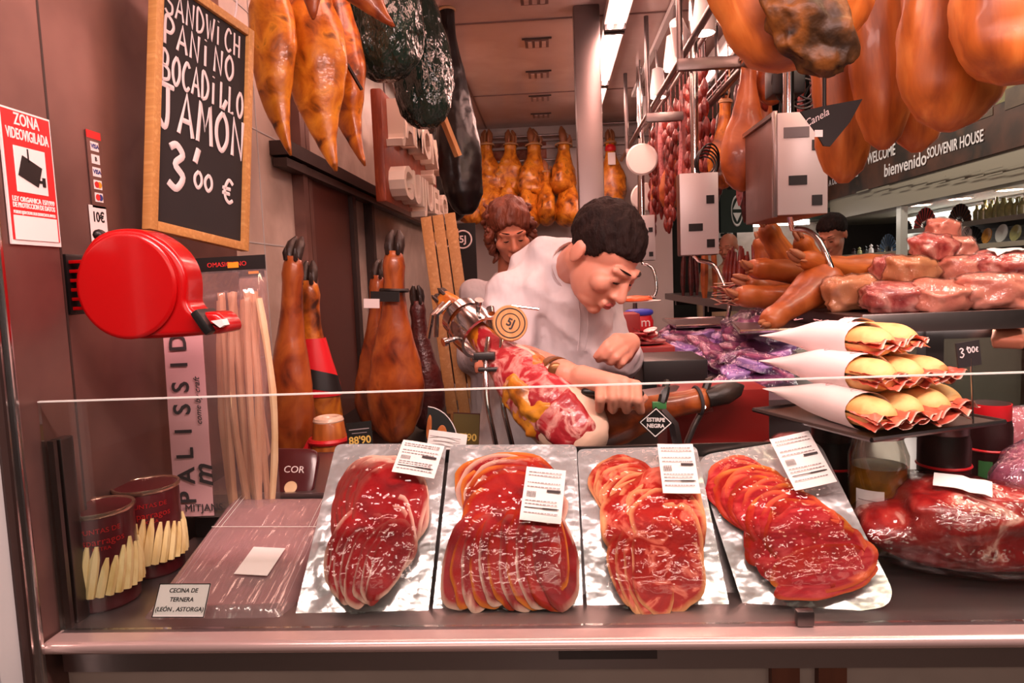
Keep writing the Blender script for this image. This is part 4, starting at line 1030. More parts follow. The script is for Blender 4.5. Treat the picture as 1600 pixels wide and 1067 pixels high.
bagged('ham in a crinkled dark green plastic bag, right above the wooden sign', (632, -150), (668, 200), 2.80, 92, 'green_bag', 2)
bagged('ham in a smooth black bag beside the left ceiling tube', (694, -20), (728, 335), 3.35, 66, 'black_bag', 3, side=(1, .3, 0))
bagged('ham in a black bag hanging behind the wooden sign', (700, 20), (708, 345), 4.7, 60, 'black_bag', 4)
a_, b_ = P(622, 8, 2.95), P(716, 244, 3.12)
single('wooden_batten', MB().box((0, 0, (b_-a_).length/2), (.035, .02, (b_-a_).length), M=T(*a_) @ frame_to(b_-a_).to_4x4()), 'pine', 'pale wooden batten slanting along the black ham bag', 'batten', smooth=False)
# wooden sign with thick white letters
s0 = P(600, 230, 3.0); sx = s0.x; ya, yb = 3.0, 4.40; za, zb = P(600, 315, 3.0).z, P(600, 136, 3.0).z
M = axes(V((sx, ya, za)), V((0, 1, 0)), V((0, 0, 1)))
t = thing('wooden_sign', 'reddish wooden sign with thick white letters on the left', 'sign', M)
sw, sh = yb-ya, zb-za
part('board', MB().box((sw/2, sh/2, -.025), (sw, sh, .05), bev=.012), 'red_wood', t)
for s, sz, y, w in (('JAMONES', .225, .765, 1.0), ('de', .10, .46, 1.0), ('GUIJUELO', .205, .19, 1.0)):
    m = MB().text(s, sz, ext=.036, bold=.004)
    x0, x1 = min(p.x for p in m.v), max(p.x for p in m.v); k = min((sw*.93)/(x1-x0), 1.5) if s != 'de' else 1
    m.v = [V(((p.x-(x0+x1)/2)*k+sw*(.5 if s != 'de' else .62), p.y+sh*y, p.z+.036)) for p in m.v]
    part('lettering', m, 'white_letter', t, smooth=False)
m = MB().cyl((.15, sh, -.02), (.15, sh+.4, -.02), .005, 6).cyl((sw-.15, sh, -.02), (sw-.15, sh+.4, -.02), .005, 6); part('hanging_rod', m, 'steel_dark', t)
# slatted board and black poster below the sign
M, W, H = pack_frame((700, 660), (756, 652), (634, 340), (688, 342), 2.95, 3.10)
t = thing('slatted_board', 'pale slatted wooden board leaning below the wooden sign', 'board', M)
for i in range(3): part('plank', MB().box(((i-1)*W*.34, H/2, 0), (W*.30, H, .014), bev=.002), 'pine', t)
part('batten', MB().box((0, H*.12, -.014), (W, .04, .014)).box((0, H*.9, -.014), (W, .04, .014)), 'pine', t, smooth=False)
M, W, H = pack_frame((690, 600), (752, 598), (672, 350), (744, 350), 3.45, 3.50)
t = thing('black_poster', 'black poster with two pale round emblems behind the slatted board', 'panel', M)
part('board', MB().box((0, H/2, 0), (W, H, .02)), 'black_matte', t, smooth=False)
part('stand', MB().tube([V((0, H*.5, -.02)), M.inverted() @ V((M.translation.x-.02, M.translation.y+.25, ZS))], .012, 8), 'black', t)
for px in (692, 723):
    c_ = M.inverted() @ P(px, 374, 3.48); c_.z = .011
    m = MB().ring(c_, .044, .004, 28, 6); part('emblem_ring', m, 'wrap_paper', t)
    part('emblem_lettering', MB().text('5J', .05, M=T(*c_), ext=.001, bold=.001), 'wrap_paper', t, smooth=False)
# hams standing hoof-up on the ledge
def stand(label, top, botx, Y, W, m, seed, **k):
    A = P(*top, Y); x = P(botx, 700, Y).x; B = V((x, Y, ZL))
    return ham('standing_ham', label, A, B, W, m, 'hams standing on the left ledge', seed=seed, rope=False, **k)
def collar(t, L, W):
    m = MB(); rings = []
    for tt, k in ((.40, 1.13), (.46, 1.12), (.58, 1.13), (.70, 1.12), (.70, 1.05)):
        r = interp(PROF['ham'], tt)*W/2*k; rings.append([V((math.cos(a)*r+.0, math.sin(a)*r*lerp(.62, .9, min(1, max(0, (tt-.4)/.4))), L*tt)) for a in [2*math.pi*j/24 for j in range(24)]])
    o = part('paper_collar', MB().loft(rings, cap=False), 'red_pack', t); o['label'] = 'red paper collar'
    m = MB(); 
    for tt, k in ((.42, 1.16), (.52, 1.16)): pass
    rings = []
    for dz in (0, 1):
        ring = []
        for j in range(13):
            a = math.pi+math.pi*j/12; tt = .40+.10*dz+.05*(1-abs(j-6)/6); r = interp(PROF['ham'], tt)*W/2*1.17
            ring.append(V((math.cos(a)*r, math.sin(a)*r*lerp(.62, .9, min(1, max(0, (tt-.4)/.4))), L*tt)))
        rings.append(ring)
    part('emblem_band', MB().loft(rings, cap=False, closed=False), 'black', o)
stand('slim ham with dark curled hoof standing beside the breadstick bags', (458, 400), 446, 1.92, .16, 'ham_brown', 11, thick=.7, curl=.02)
stand('ham with a bright red paper collar standing by the tiled wall', (482, 438), 498, 2.08, .17, 'ham_amber', 12, extra=collar)
def tie(t, L, W):
    m = MB().ring((0, 0, L*.80), W*.22, .008, 18, 6); m.box((-.02, -W*.26, L*.77), (.10, .012, .035), M=None); part('tag_strap', m, 'black', t)
    part('tag', MB().box((-.065, -W*.30, L*.735), (.055, .004, .032), M=None), 'paper', t, smooth=False)['label'] = 'white paper tag'
stand('tall broad ham with two-toed hoof standing in the middle of the ledge', (616, 392), 617, 2.40, .21, 'ham_brown', 13, extra=tie, thick=.5)
stand('dark ham half hidden behind the left side of the tall broad ham', (590, 430), 588, 2.62, .17, 'ham_brown', 14, curl=.02)
stand('dark brown ham with black hoof right of the tall broad ham', (652, 470), 668, 2.62, .17, 'sausage_dark', 15, curl=-.03, thick=.8)
t = thing('ham_stub', 'short cut ham end with a red ribbon standing before the red-collared ham', 'ham', V((P(516, 700, 1.86).x, 1.86, ZL)))
hh = P(516, 655, 1.86).z-ZL
part('ham_body', MB().lathe([(.030, 0), (.056, .02), (.060, hh*.4), (.046, hh*.8), (.042, hh*.97), (.036, hh), (.018, hh-.004), (.014, hh-.03), (.0, hh-.03)], 24), 'ham_orange', t)
part('cut_rim', MB().ring((0, 0, hh-.002), .032, .011, 24, 8), 'white_fat', t)
part('ribbon', MB().ring((-.0, 0, hh*.72), .053, .008, 24, 6).tube([(-.05, -.02, hh*.72), (-.075, -.03, hh*.45), (-.085, -.035, hh*.2)], [.008, .014, .012], 6), 'red_pack', t)
# price signs and cards in front of the hams
def little_sign(name, label, corners, Y, m, txt, tm, size, poly=None):
    M, W, H = pack_frame(*corners, Y, Y+.012); t = thing(name, label, 'sign', M)
    part('board', MB().prism(poly or [(-W/2, 0), (W/2, 0), (W/2, H), (-W/2, H)], .003), m, t, smooth=False)
    if txt: part('lettering', MB().text(txt, size, M=T(0, H*.36, .0036), ext=.0005, bold=.0006), tm, t, smooth=False)
    return t, W, H
t, W, H = little_sign('price_sign', 'black price sign reading 88 90 in yellow between the hams', ((545, 706), (584, 702), (543, 662), (583, 656)), 1.78, 'black', "88'90", 'yellow_digit', .028)
part('faint_line', MB().box((0, H*.75, .0034), (W*.8, .003, .0006)).box((0, H*.62, .0034), (W*.6, .002, .0006)), 'grey_print', t, smooth=False)
part('stake', MB().box((0, -.06, 0), (.006, .14, .003)), 'steel', t, smooth=False)
t, W, H = little_sign('price_sign', 'olive price sign reading 07 90 beside the ham stand', ((706, 704), (748, 706), (704, 642), (752, 648)), 1.72, 'can_dark', "07'90", 'yellow_digit', .026)
part('olive_field', MB().box((0, H*.5, .0032), (W*.97, H*.95, .0006)), mat('olive', (96, 76, 26), .5), t, smooth=False)
part('stake', MB().box((0, -.06, 0), (.006, .16, .003)), 'steel', t, smooth=False)
M, W, H = pack_frame((664, 700), (716, 704), (664, 634), (714, 640), 1.56, 1.575)
t = thing('black_card', 'curved black card with pale picture behind the white paper', 'card', M)
arc = [(-W/2, 0)]+[(-W/2+W*math.sin(a), H*math.cos(a)) for a in [R(q) for q in range(0, 91, 10)]]
part('board', MB().prism(arc, .003), 'black', t, smooth=False)
part('picture', MB().blob((-.002, H*.36, .003), (.012, .022, .001)).blob((-W*.42, H*.5, .003), (.006, .03, .001)), 'ham_orange', t)
part('white_rim', MB().tube([(x, y, .003) for x, y in arc[1:]], .0012, 5), 'chalk', t)
t = thing('paper_slip', 'white printed paper slip standing behind the second ham pack', 'paper', (pk := pack_frame((662, 730), (722, 738), (666, 668), (735, 682), 1.42, 1.44))[0])
part('sheet', MB().grid(lambda u, v: ((u-.5)*pk[1], v*pk[2], .006*math.sin(u*4)), 8, 4, thick=.0008), 'paper', t, smooth=False)
m = MB()
for i in range(6): m.box((-.004*(i % 2), pk[2]*(.3+.11*i), .0068), (pk[1]*(.6+.1*(i % 3)), .0014, .0004))
part('print', m, 'grey_print', t, smooth=False)
# ---------------------------------------------------------------- hams on the back wall
t = thing('wall_ham_rack', 'steel rack of rails on the back wall carrying two rows of hams', 'rail', (.0, YB, 1.9))
zt_, zm_ = P(800, 214, YB-.15).z, P(800, 252, YB-.12).z
wpart('rail', MB().cyl((-.80, YB-.15, zt_), (.16, YB-.15, zt_), .010, 10), 'steel', t); wpart('rail', MB().cyl((-.80, YB-.12, zm_), (.16, YB-.12, zm_), .010, 10), 'steel', t)
wpart('rail', MB().cyl((.27, YB-.15, zt_+.07), (.75, YB-.15, zt_+.07), .010, 10), 'steel', t); wpart('rail', MB().cyl((.27, YB-.12, zm_), (.75, YB-.12, zm_), .010, 10), 'steel', t)
m = MB()
for x in (-.78, -.3, .14, .29, .73): m.cyl((x, YB-.15, zt_), (x, YB, zt_), .008, 8); m.cyl((x, YB-.12, zm_), (x, YB, zm_), .008, 8)
wpart('bracket', m, 'steel', t)
cx = [(P(px, 250, YB-.22).x) for px in (764, 798, 836, 880)]
words = ['first from the left', 'second from the left', 'third from the left, the broadest', 'fourth from the left, by the pillar']
for i, (px, w, yb_) in enumerate(((763, .31, 310), (797, .30, 306), (837, .34, 311), (880, .35, 306))):
    Y = YB-.24; B = P(px, yb_, Y); A = V((B.x+.02*(i % 2), Y+.05, P(px, 216, Y).z-.02))
    ham('wall_ham', 'golden ham in upper row on the back wall, '+words[i], A, B, w, 'ham_gold', 'hams in the upper row on the back wall', prof='round', seed=20+i, amp=.16, hoof='hoof_pale', side=(1, .2*(i-1), 0), spin=20*i)
for i, (px, w, yb_, nm) in enumerate(((738, .24, 352, 'leftmost, by the black bag'), (768, .26, 348, 'second from the left'), (796, .26, 354, 'above the hair of the woman'), (828, .27, 356, 'right of the woman'), (855, .27, 352, 'under the broadest upper ham'), (890, .29, 352, 'rightmost, beside the pillar'))):
    Y = YB-.38; B = P(px, yb_, Y); A = V((B.x, Y+.16, P(px, 262, Y).z))
    ham('wall_ham', 'golden ham in lower row on the back wall, '+nm, A, B, w, 'ham_gold', 'hams in the lower row on the back wall', prof='round' if i % 2 else 'ham', seed=30+i, amp=.18, hoof='hoof_pale', side=(1, -.2*i, 0), spin=35*i)
def band(t, L, W):
    part('red_band', MB().lathe([(.034, L*.80), (.046, L*.83), (.044, L*.88), (.03, L*.92)], 18), 'red_pack', t); part('white_tag', MB().box((0, -.075, L*.67), (.06, .004, .10)), 'paper', t, smooth=False)
Y = YB-.24; B = P(957, 322, Y)
ham('wall_ham', 'golden ham with red band and white tag, right of the pillar on the back wall', V((B.x, Y+.05, P(955, 215, Y).z)), B, .24, 'ham_gold', prof='round', seed=44, amp=.14, hoof='hoof_pale', extra=band)
struct('trim_11', MB().box((P(808, 235, YB).x, YB-.003, P(808, 235, YB).z), (.50, .006, .20)), 'rust_cloth', smooth=False)
for px, w in ((806, 0), ):
    pass
# ---------------------------------------------------------------- the ham in the ring stand
A, B = P(692, 466, 1.78), P(928, 702, 1.40)
side = V((.9, -.15, .7))
M = up_frame(B, A, side); L = (A-B).length
t = thing('sliced_ham', 'opened ham clamped in the steel ring stand, with marbled cut face and golden fat', 'ham', M)
W = .165
cutp = [(0, .50), (.04, .78), (.12, .95), (.25, 1.0), (.40, .88), (.52, .62), (.64, .42), (.76, .34), (.86, .34), (.93, .38), (1, .28)]
def cut_mesh(scale, seed, amp, z0=0, z1=1, flat=None, dy=0):
    rings = []; ns, nz = 26, 34
    for i in range(nz+1):
        tt = lerp(z0, z1, i/nz); r = interp(cutp, tt)*W/2*scale; ring = []
        for j in range(ns):
            a = 2*math.pi*j/ns; d = V((math.cos(a), math.sin(a)*.8, 0)); k = 1+amp*noise.fractal(V((d.x*2+seed, d.y*2, tt*7+seed)), 1, 2, 3)
            p = V((0, dy, tt*L))+d*r*k
            if flat is not None and p.y > flat: p.y = flat+.15*(p.y-flat)
            ring.append(p)
        rings.append(ring)
    return MB().loft(rings)
# local y of the frame: find which side faces the camera
vy = (M.inverted().to_3x3() @ (V((0, 0, CAMZ))-lerp(A, B, .6))).normalized()
ang0 = math.atan2(vy.y, vy.x)
body = cut_mesh(1, 3, .10, .34, 1); part('shank', body, 'ham_amber', t, ang=180)
part('rind', cut_mesh(1.0, 5, .08, 0, .52), 'white_fat', t, ang=180)
def patch(z0, z1, a0, a1, k, m, name, seed, amp=.10):
    g = MB(); nu, nv = 18, 26
    def fn(u, v):
        tt = lerp(z0, z1, v); wv = .35*noise.noise(V((tt*9, seed, 0))); a = ang0+lerp(a0+wv*.5, a1+wv*.5, u); r = interp(cutp, tt)*W/2
        e = min(u, 1-u, v, 1-v); kk = lerp(.94, k, min(1, e/.14)); kk *= 1+amp*.5*noise.fractal(V((a*2, tt*14, seed)), 1, 2, 3)
        return (math.cos(a)*r*kk, math.sin(a)*.8*r*kk, tt*L)
    return part(name, g.grid(fn, nu, nv), m, t, ang=180)
patch(.12, .74, -1.35, 1.05, 1.07, 'cut_meat', 'cut_face', 2)['label'] = 'marbled red and white cut face'
patch(.16, .40, -1.2, .0, 1.15, 'ham_gold', 'golden_fat', 7, .35)['label'] = 'golden crusty fat'
patch(.02, .2, -.9, .75, 1.09, 'cut_meat', 'cut_face', 9)
part('hoof', hoof_mesh(L, W*.8), 'hoof_dark', t)
st = thing('ham_stand', 'steel stand with clamp ring and two curved rods holding the opened ham', 'ham stand', P(790, 740, 1.52))
rc = lerp(A, B, .26); fr = frame_to(B-A)
m = MB(); Mr = T(*rc) @ fr.to_4x4()
m.loft([[Mr @ V((math.cos(a)*r, math.sin(a)*r, z)) for a in [2*math.pi*j/32 for j in range(32)]] for r, z in ((.052, -.03), (.060, -.03), (.062, .0), (.060, .03), (.052, .03), (.052, -.03))], cap=False)
m.loft([[Mr @ V((math.cos(a)*r, math.sin(a)*r, z)) for a in [2*math.pi*j/32 for j in range(32)]] for r, z in ((.046, -.075), (.052, -.075), (.052, -.05), (.046, -.05), (.046, -.075))], cap=False)
wpart('clamp_ring', m, 'chrome', st)
for a in (0.3, 1.8, 3.4, 5.0):
    m = MB().tube([Mr @ V((math.cos(a)*.058, math.sin(a)*.058, 0)), Mr @ V((math.cos(a)*.088, math.sin(a)*.088, 0))], .006, 8); m.tube([Mr @ V((math.cos(a)*.084, math.sin(a)*.084, 0)), Mr @ V((math.cos(a)*.094, math.sin(a)*.094, 0))], .011, 10); wpart('clamp_screw', m, 'chrome', st)
m = MB().tube([Mr @ V((-.05, .03, -.09)), Mr @ V((-.09, .01, -.07)), Mr @ V((-.09, -.05, -.06))], .006, 8); m.tube([Mr @ V((-.055, .05, -.06)), Mr @ V((-.10, .03, -.04)), Mr @ V((-.10, -.02, -.02))], .006, 8)
wpart('clamp_lever', m, 'chrome', st)
for dx in (0, 24):
    pts = [P(763+dx*.9, 528, 1.60), P(757+dx, 560, 1.56), P(757+dx, 600, 1.53), P(764+dx, 645, 1.52), P(774+dx*1.05, 690, 1.52), P(782+dx*1.1, 735, 1.52)]
    m = MB().tube(bez(pts[0], pts[1], pts[2], pts[3], 10)[:-1]+bez(pts[3], pts[4], pts[4], pts[5], 6), .0060, 10); wpart('curved_rod', m, 'chrome', st)
pb = P(790, 735, 1.52); m = MB().box((pb.x+.02, 1.53, ZW+.010), (.34, .20, .020), bev=.004); wpart('base_board', m, 'black', st)
m = MB().box(P(757, 556, 1.565), (.05, .02, .018), bev=.003).box(P(764, 577, 1.55), (.05, .014, .010), bev=.003); wpart('cross_clamp', m, 'steel_dark', st)
mc = P(797, 505, 1.56); Mm = axes(mc, V((.85, .2, -.45)), V((.3, .25, .9)))
part_m = MB().lathe([(.0, -.004), (.040, -.004), (.042, 0), (.040, .004), (0, .004)], 36, M=Mm); wpart('medallion', part_m, 'pine', st)
m = MB().ring((0, 0, .0045), .034, .0014, 32, 6, M=Mm).ring((0, 0, .0045), .022, .0012, 28, 6, M=Mm).text('5J', .026, M=Mm @ T(0, 0, .0046), ext=.0006, bold=.0006); wpart('medallion_emblem', m, 'paper_print', st, smooth=False)
m = MB().tube([P(784, 490, 1.60), P(800, 478, 1.60), P(842, 483, 1.60)], .0035, 8).tube([P(766, 482, 1.64), P(768, 490, 1.63)], [.011, .009], 12); wpart('handle', m, 'chrome', st)
# ---------------------------------------------------------------- the ham being cut, lying in its holder
A2, B2 = P(1110, 622, 1.56), P(858, 668, 1.50)
def tagp(t, L, W): pass
Mh2 = up_frame(B2, A2, V((0, .2, 1)))
t = thing('carved_ham', 'brown ham lying in its holder under the knife, hoof to the right', 'ham', Mh2); L2 = (A2-B2).length; W2 = .155
part('ham_body', ham_mesh(L2, W2, .72, 'ham', 51, .06), 'ham_brown', t, ang=180)
m = MB().grid(lambda u, v: (W2*.36*min(1, interp(PROF['ham'], lerp(.08, .50, v))+.05)+.004*noise.noise(V((u*4, v*6, 1))), (u-.5)*W2*.62*interp(PROF['ham'], lerp(.08, .50, v)), L2*lerp(.06, .52, v)), 10, 16, thick=0)
part('cut_face', m, 'cut_meat', t, ang=180)
m = MB(); c0 = V((0, 0, L2*.95))
for q in (-1, 1): m.tube([V((.0, q*.012, L2*.97)), V((.004, q*.016, L2+.03)), V((.010, q*.014, L2+.058)), V((.014, q*.008, L2+.078))], [.020, .024, .019, .004], 12)
m.tube([V((.02, 0, L2*.98)), V((.040, 0, L2+.004)), V((.046, 0, L2+.014))], [.010, .009, .003], 8)
part('hoof', m, 'hoof_dark', t)
part('ankle_band', MB().ring((0, 0, L2*.92), W2*.20, .004, 24, 6), 'paper_print', t)
hd = thing('ham_holder', 'dark steel holder with a slanting prong under the carved ham', 'ham stand', (P(1060, 700, 1.56).x, 1.56, ZW))
b0 = P(1030, 690, 1.56)
wpart('base_plate', MB().box((b0.x+.05, 1.56, ZW+.009), (.42, .12, .018), bev=.004), 'black', hd)
m = MB().tube([P(1098, 640, 1.56), P(1085, 664, 1.56), P(1074, 690, 1.56), V((P(1072, 700, 1.56).x, 1.56, ZW+.012))], .0075, 10).tube([P(1100, 636, 1.53), P(1098, 644, 1.56), P(1112, 640, 1.59)], .005, 8)
wpart('prong', m, 'steel', hd)
m = MB(); e = P(930, 690, 1.53)
for a in range(5): m.tube([V((e.x+.02*(a-2), 1.51, ZW+.01)), V((e.x+.02*(a-2), 1.51, ZW+.05))], [.006, .001], 6)
wpart('spike', m, 'steel', hd)
m = MB().tube([P(1032, 640, 1.50), P(1052, 662, 1.50), V((P(1066, 700, 1.5).x, 1.5, ZW+.012))], .012, 6); wpart('side_arm', m, 'steel_dark', hd)
dm = P(1024, 660, 1.455); Md = axes(dm, V((1, .05, -.06)), V((.06, .05, 1)))
t = thing('diamond_sign', 'black diamond sign with white border reading ESTIRPE NEGRA hanging from the carved ham', 'sign', Md)
part('board', MB().prism([(-.037, 0), (0, -.034), (.037, 0), (0, .034)], .003), 'black', t, smooth=False)
m = MB(); c_ = [(-.033, 0), (0, -.030), (.033, 0), (0, .030)]
for i in range(4): a, b = V((*c_[i], .0032)), V((*c_[(i+1) % 4], .0032)); m.tube([a, b], .0012, 5)
part('border', m, 'paper', t); part('lettering', MB().text('ESTIRPE', .0115, M=T(0, .006, .0036), ext=.0003, bold=.0004).text('NEGRA', .0115, M=T(0, -.007, .0036), ext=.0003, bold=.0004), 'paper', t, smooth=False)
t = thing('green_tag', 'small green tag tied round the shank of the carved ham', 'tag', P(1034, 632, 1.475))
wpart('strap', MB().tube([P(1042, 596, 1.50), P(1038, 615, 1.475), P(1034, 630, 1.468)], [.008, .011, .010], 8), 'black', t)
wpart('label', MB().box(P(1030, 633, 1.466), (.030, .010, .016), bev=.002), 'label_green', t)
# ---------------------------------------------------------------- chilled case with boards, boxes and packets to the right
ZC1 = 1.17
t = thing('chilled_case', 'refrigerated case deck full of packets to the right of the cutter', 'display case', (.68, 2.65, ZS))
wpart('case_deck', MB().box((.575, 2.72, ZC1-.02), (.53, 1.9, .04)), 'deck_steel', t, smooth=False)
wpart('case_body', MB().box((.575, 2.72, .64), (.50, 1.84, 1.0)), 'steel_dark', t, smooth=False)
def bx(name, label, px0, px1, pt, pb, Y0, Y1, m, cat, top=None, zb=None, bev=.004):
    a, b = P(px0, pb, Y0), P(px1, pt, Y0); z0 = zb if zb is not None else a.z
    o = MB().box(((a.x+b.x)/2, (Y0+Y1)/2, (z0+b.z)/2), (b.x-a.x, Y1-Y0, b.z-z0), bev=bev)
    return single(name, o, m, label, cat), V(((a.x+b.x)/2, (Y0+Y1)/2, b.z))
bx('red_box', 'long red box under the hoof of the carved ham', 1042, 1202, 607, 664, 1.625, 1.775, 'red_box', 'box', zb=ZW)
o, pt = bx('black_box', 'open black display box beside the purple packets', 1006, 1106, 561, 602, 1.90, 2.12, 'black', 'box', zb=ZC1)
bx('red_board', 'red plastic board lying before the black box', 1018, 1150, 597, 610, 1.80, 1.885, 'red_box', 'board', zb=ZC1-.10) if False else None
o, pt2 = bx('red_box', 'red box carrying the plate of salami', 985, 1055, 541, 572, 2.17, 2.42, 'red_box', 'box', zb=ZC1)
t = thing('salami_plate', 'plate of sliced salami on the red box beside the cutter', 'plate of meat', pt2+V((-.01, -.03, 0)))
part('plate', MB().lathe([(.02, 0), (.062, .006), (.068, .014), (.064, .014), (.02, .006)], 28), 'salami', t)
rnd = random.Random(5)
for i in range(11):
    a = i*2.4; r = .012+.030*(i % 4)/3; m = MB().lathe([(.0, 0), (.022, .0), (.023, .004), (.0, .005)], 16, M=T(r*math.cos(a), r*math.sin(a), .012+.0035*i) @ rot('X', rnd.uniform(-22, 22)) @ rot('Y', rnd.uniform(-22, 22))); part('salami_slice', m, 'cut_meat', t)
o, pt3 = bx('red_box', 'small red box behind the plate of salami', 962, 1000, 490, 506, 2.85, 3.05, 'red_box', 'box', zb=ZC1)
t = thing('snack_bag', 'red and blue crisp bag behind the cutter', 'bag', P(995, 500, 3.2)); b0 = P(995, 500, 3.2)
z0 = P(995, 506, 3.2).z
wpart('bag', MB().blob((b0.x, 3.2, (ZC1+b0.z+.04)/2), (.075, .035, (b0.z+.05-ZC1)/2), sq=.6, amp=.08), 'red_pack', t)
wpart('blue_band', MB().blob((b0.x+.01, 3.195, b0.z+.035), (.066, .035, .018), sq=.7), 'blue_pack', t)
wpart('lettering', MB().text('m', .06, M=axes(V((b0.x+.035, 3.158, b0.z-.01)), (1, 0, 0), (0, 0, 1)), ext=.001), 'paper', t, smooth=False)
t = thing('meat_plate', 'plate with slices on a stand behind the red bag', 'plate of meat', P(985, 475, 3.6)); q = P(992, 473, 3.6)
wpart('plate', MB().lathe([(.02, 0), (.13, .004), (.135, .01), (.02, .006)], 28, M=T(*q)), 'paper', t); wpart('slices', MB().blob(q+V((0, 0, .02)), (.09, .06, .018), amp=.2, freq=4), 'salmon', t)
wpart('stem', MB().cyl((q.x, q.y, ZC1-.01), q, .012), 'steel', t)
# about seventy separate packets in the case
rnd = random.Random(12); n = 0
pk_labels = ['purple-lit packet of sliced meat in the packed case', 'lilac vacuum packet with pale fat in the packed case', 'dark maroon packet in the packed case']
protos = []
for k, (mm, sz) in enumerate((('purple_lit_meat', (.036, .050, .013)), ('purple_lit_pack', (.040, .046, .014)), ('purple_lit_fat', (.032, .042, .011)), ('purple_lit_meat', (.014, .066, .013)))):
    protos.append((mm, sz))
def packet(M, k, label):
    mm, sz = protos[k]; t = thing('meat_packet', label, 'packet', M, 'purple-lit packets in the case')
    part('meat', MB().blob((0, 0, sz[2]), sz, sub=3, sq=.45, amp=.22, freq=2.2, seed=k), mm, t, ang=180)
    f = MB().grid(lambda u, v: ((u-.5)*sz[0]*2.5, (v-.5)*sz[1]*2.4, sz[2]*2.15*min(1, min(u, 1-u, v, 1-v)/.22)+.003+.006*noise.noise(V((u*6, v*6, k)))), 10, 12); part('clear_wrap', f, 'purple_film', t, ang=180)
    return t
first = {}
rows = []
for r_ in range(12):
    Y = 2.02+r_*.115
    for c_ in range(10):
        px = lerp(1050 if r_ > 1 else 1085, 1215 if r_ < 4 else 1190, c_/9)
        X = P(px, 550, Y).x+rnd.uniform(-.02, .02)
        if X > .99 or X < .33: continue
        if Y < 2.2 and X < .50: continue
        rows.append((X, Y+rnd.uniform(-.03, .03), ZC1+.004+.020*((r_*2+c_) % 4)+.010*(r_ > 3)))
for X, Y, z in rows:
    k = rnd.choice((0, 0, 0, 1, 2, 3, 3)); M = T(X, Y, z) @ rot('Z', rnd.uniform(-70, 70)) @ rot('X', rnd.uniform(2, 22)) @ rot('Y', rnd.uniform(-14, 14))
    lb = ('dark red meat packet in the purple-lit pile', 'lilac film packet in the purple-lit pile', 'pale fatty packet in the purple-lit pile', 'thin sausage packet in the purple-lit pile')[k]
    if k not in first: first[k] = packet(M, k, lb)
    else: dup(first[k], M)
bb = P(1172, 520, 2.62)
t = thing('clear_bag', 'upright crumpled clear bag of dark meat beside the sandwich paper', 'bag', (bb.x, 2.55, ZC1))
part('dark_contents', MB().blob((0, 0, .08), (.11, .08, .08), amp=.3, freq=3), 'purple_lit_meat', t, ang=180)
part('clear_film', MB().blob((0, 0, .09), (.13, .10, .10), amp=.22, freq=3.5, seed=2, sub=4), 'purple_film', t, ang=180)
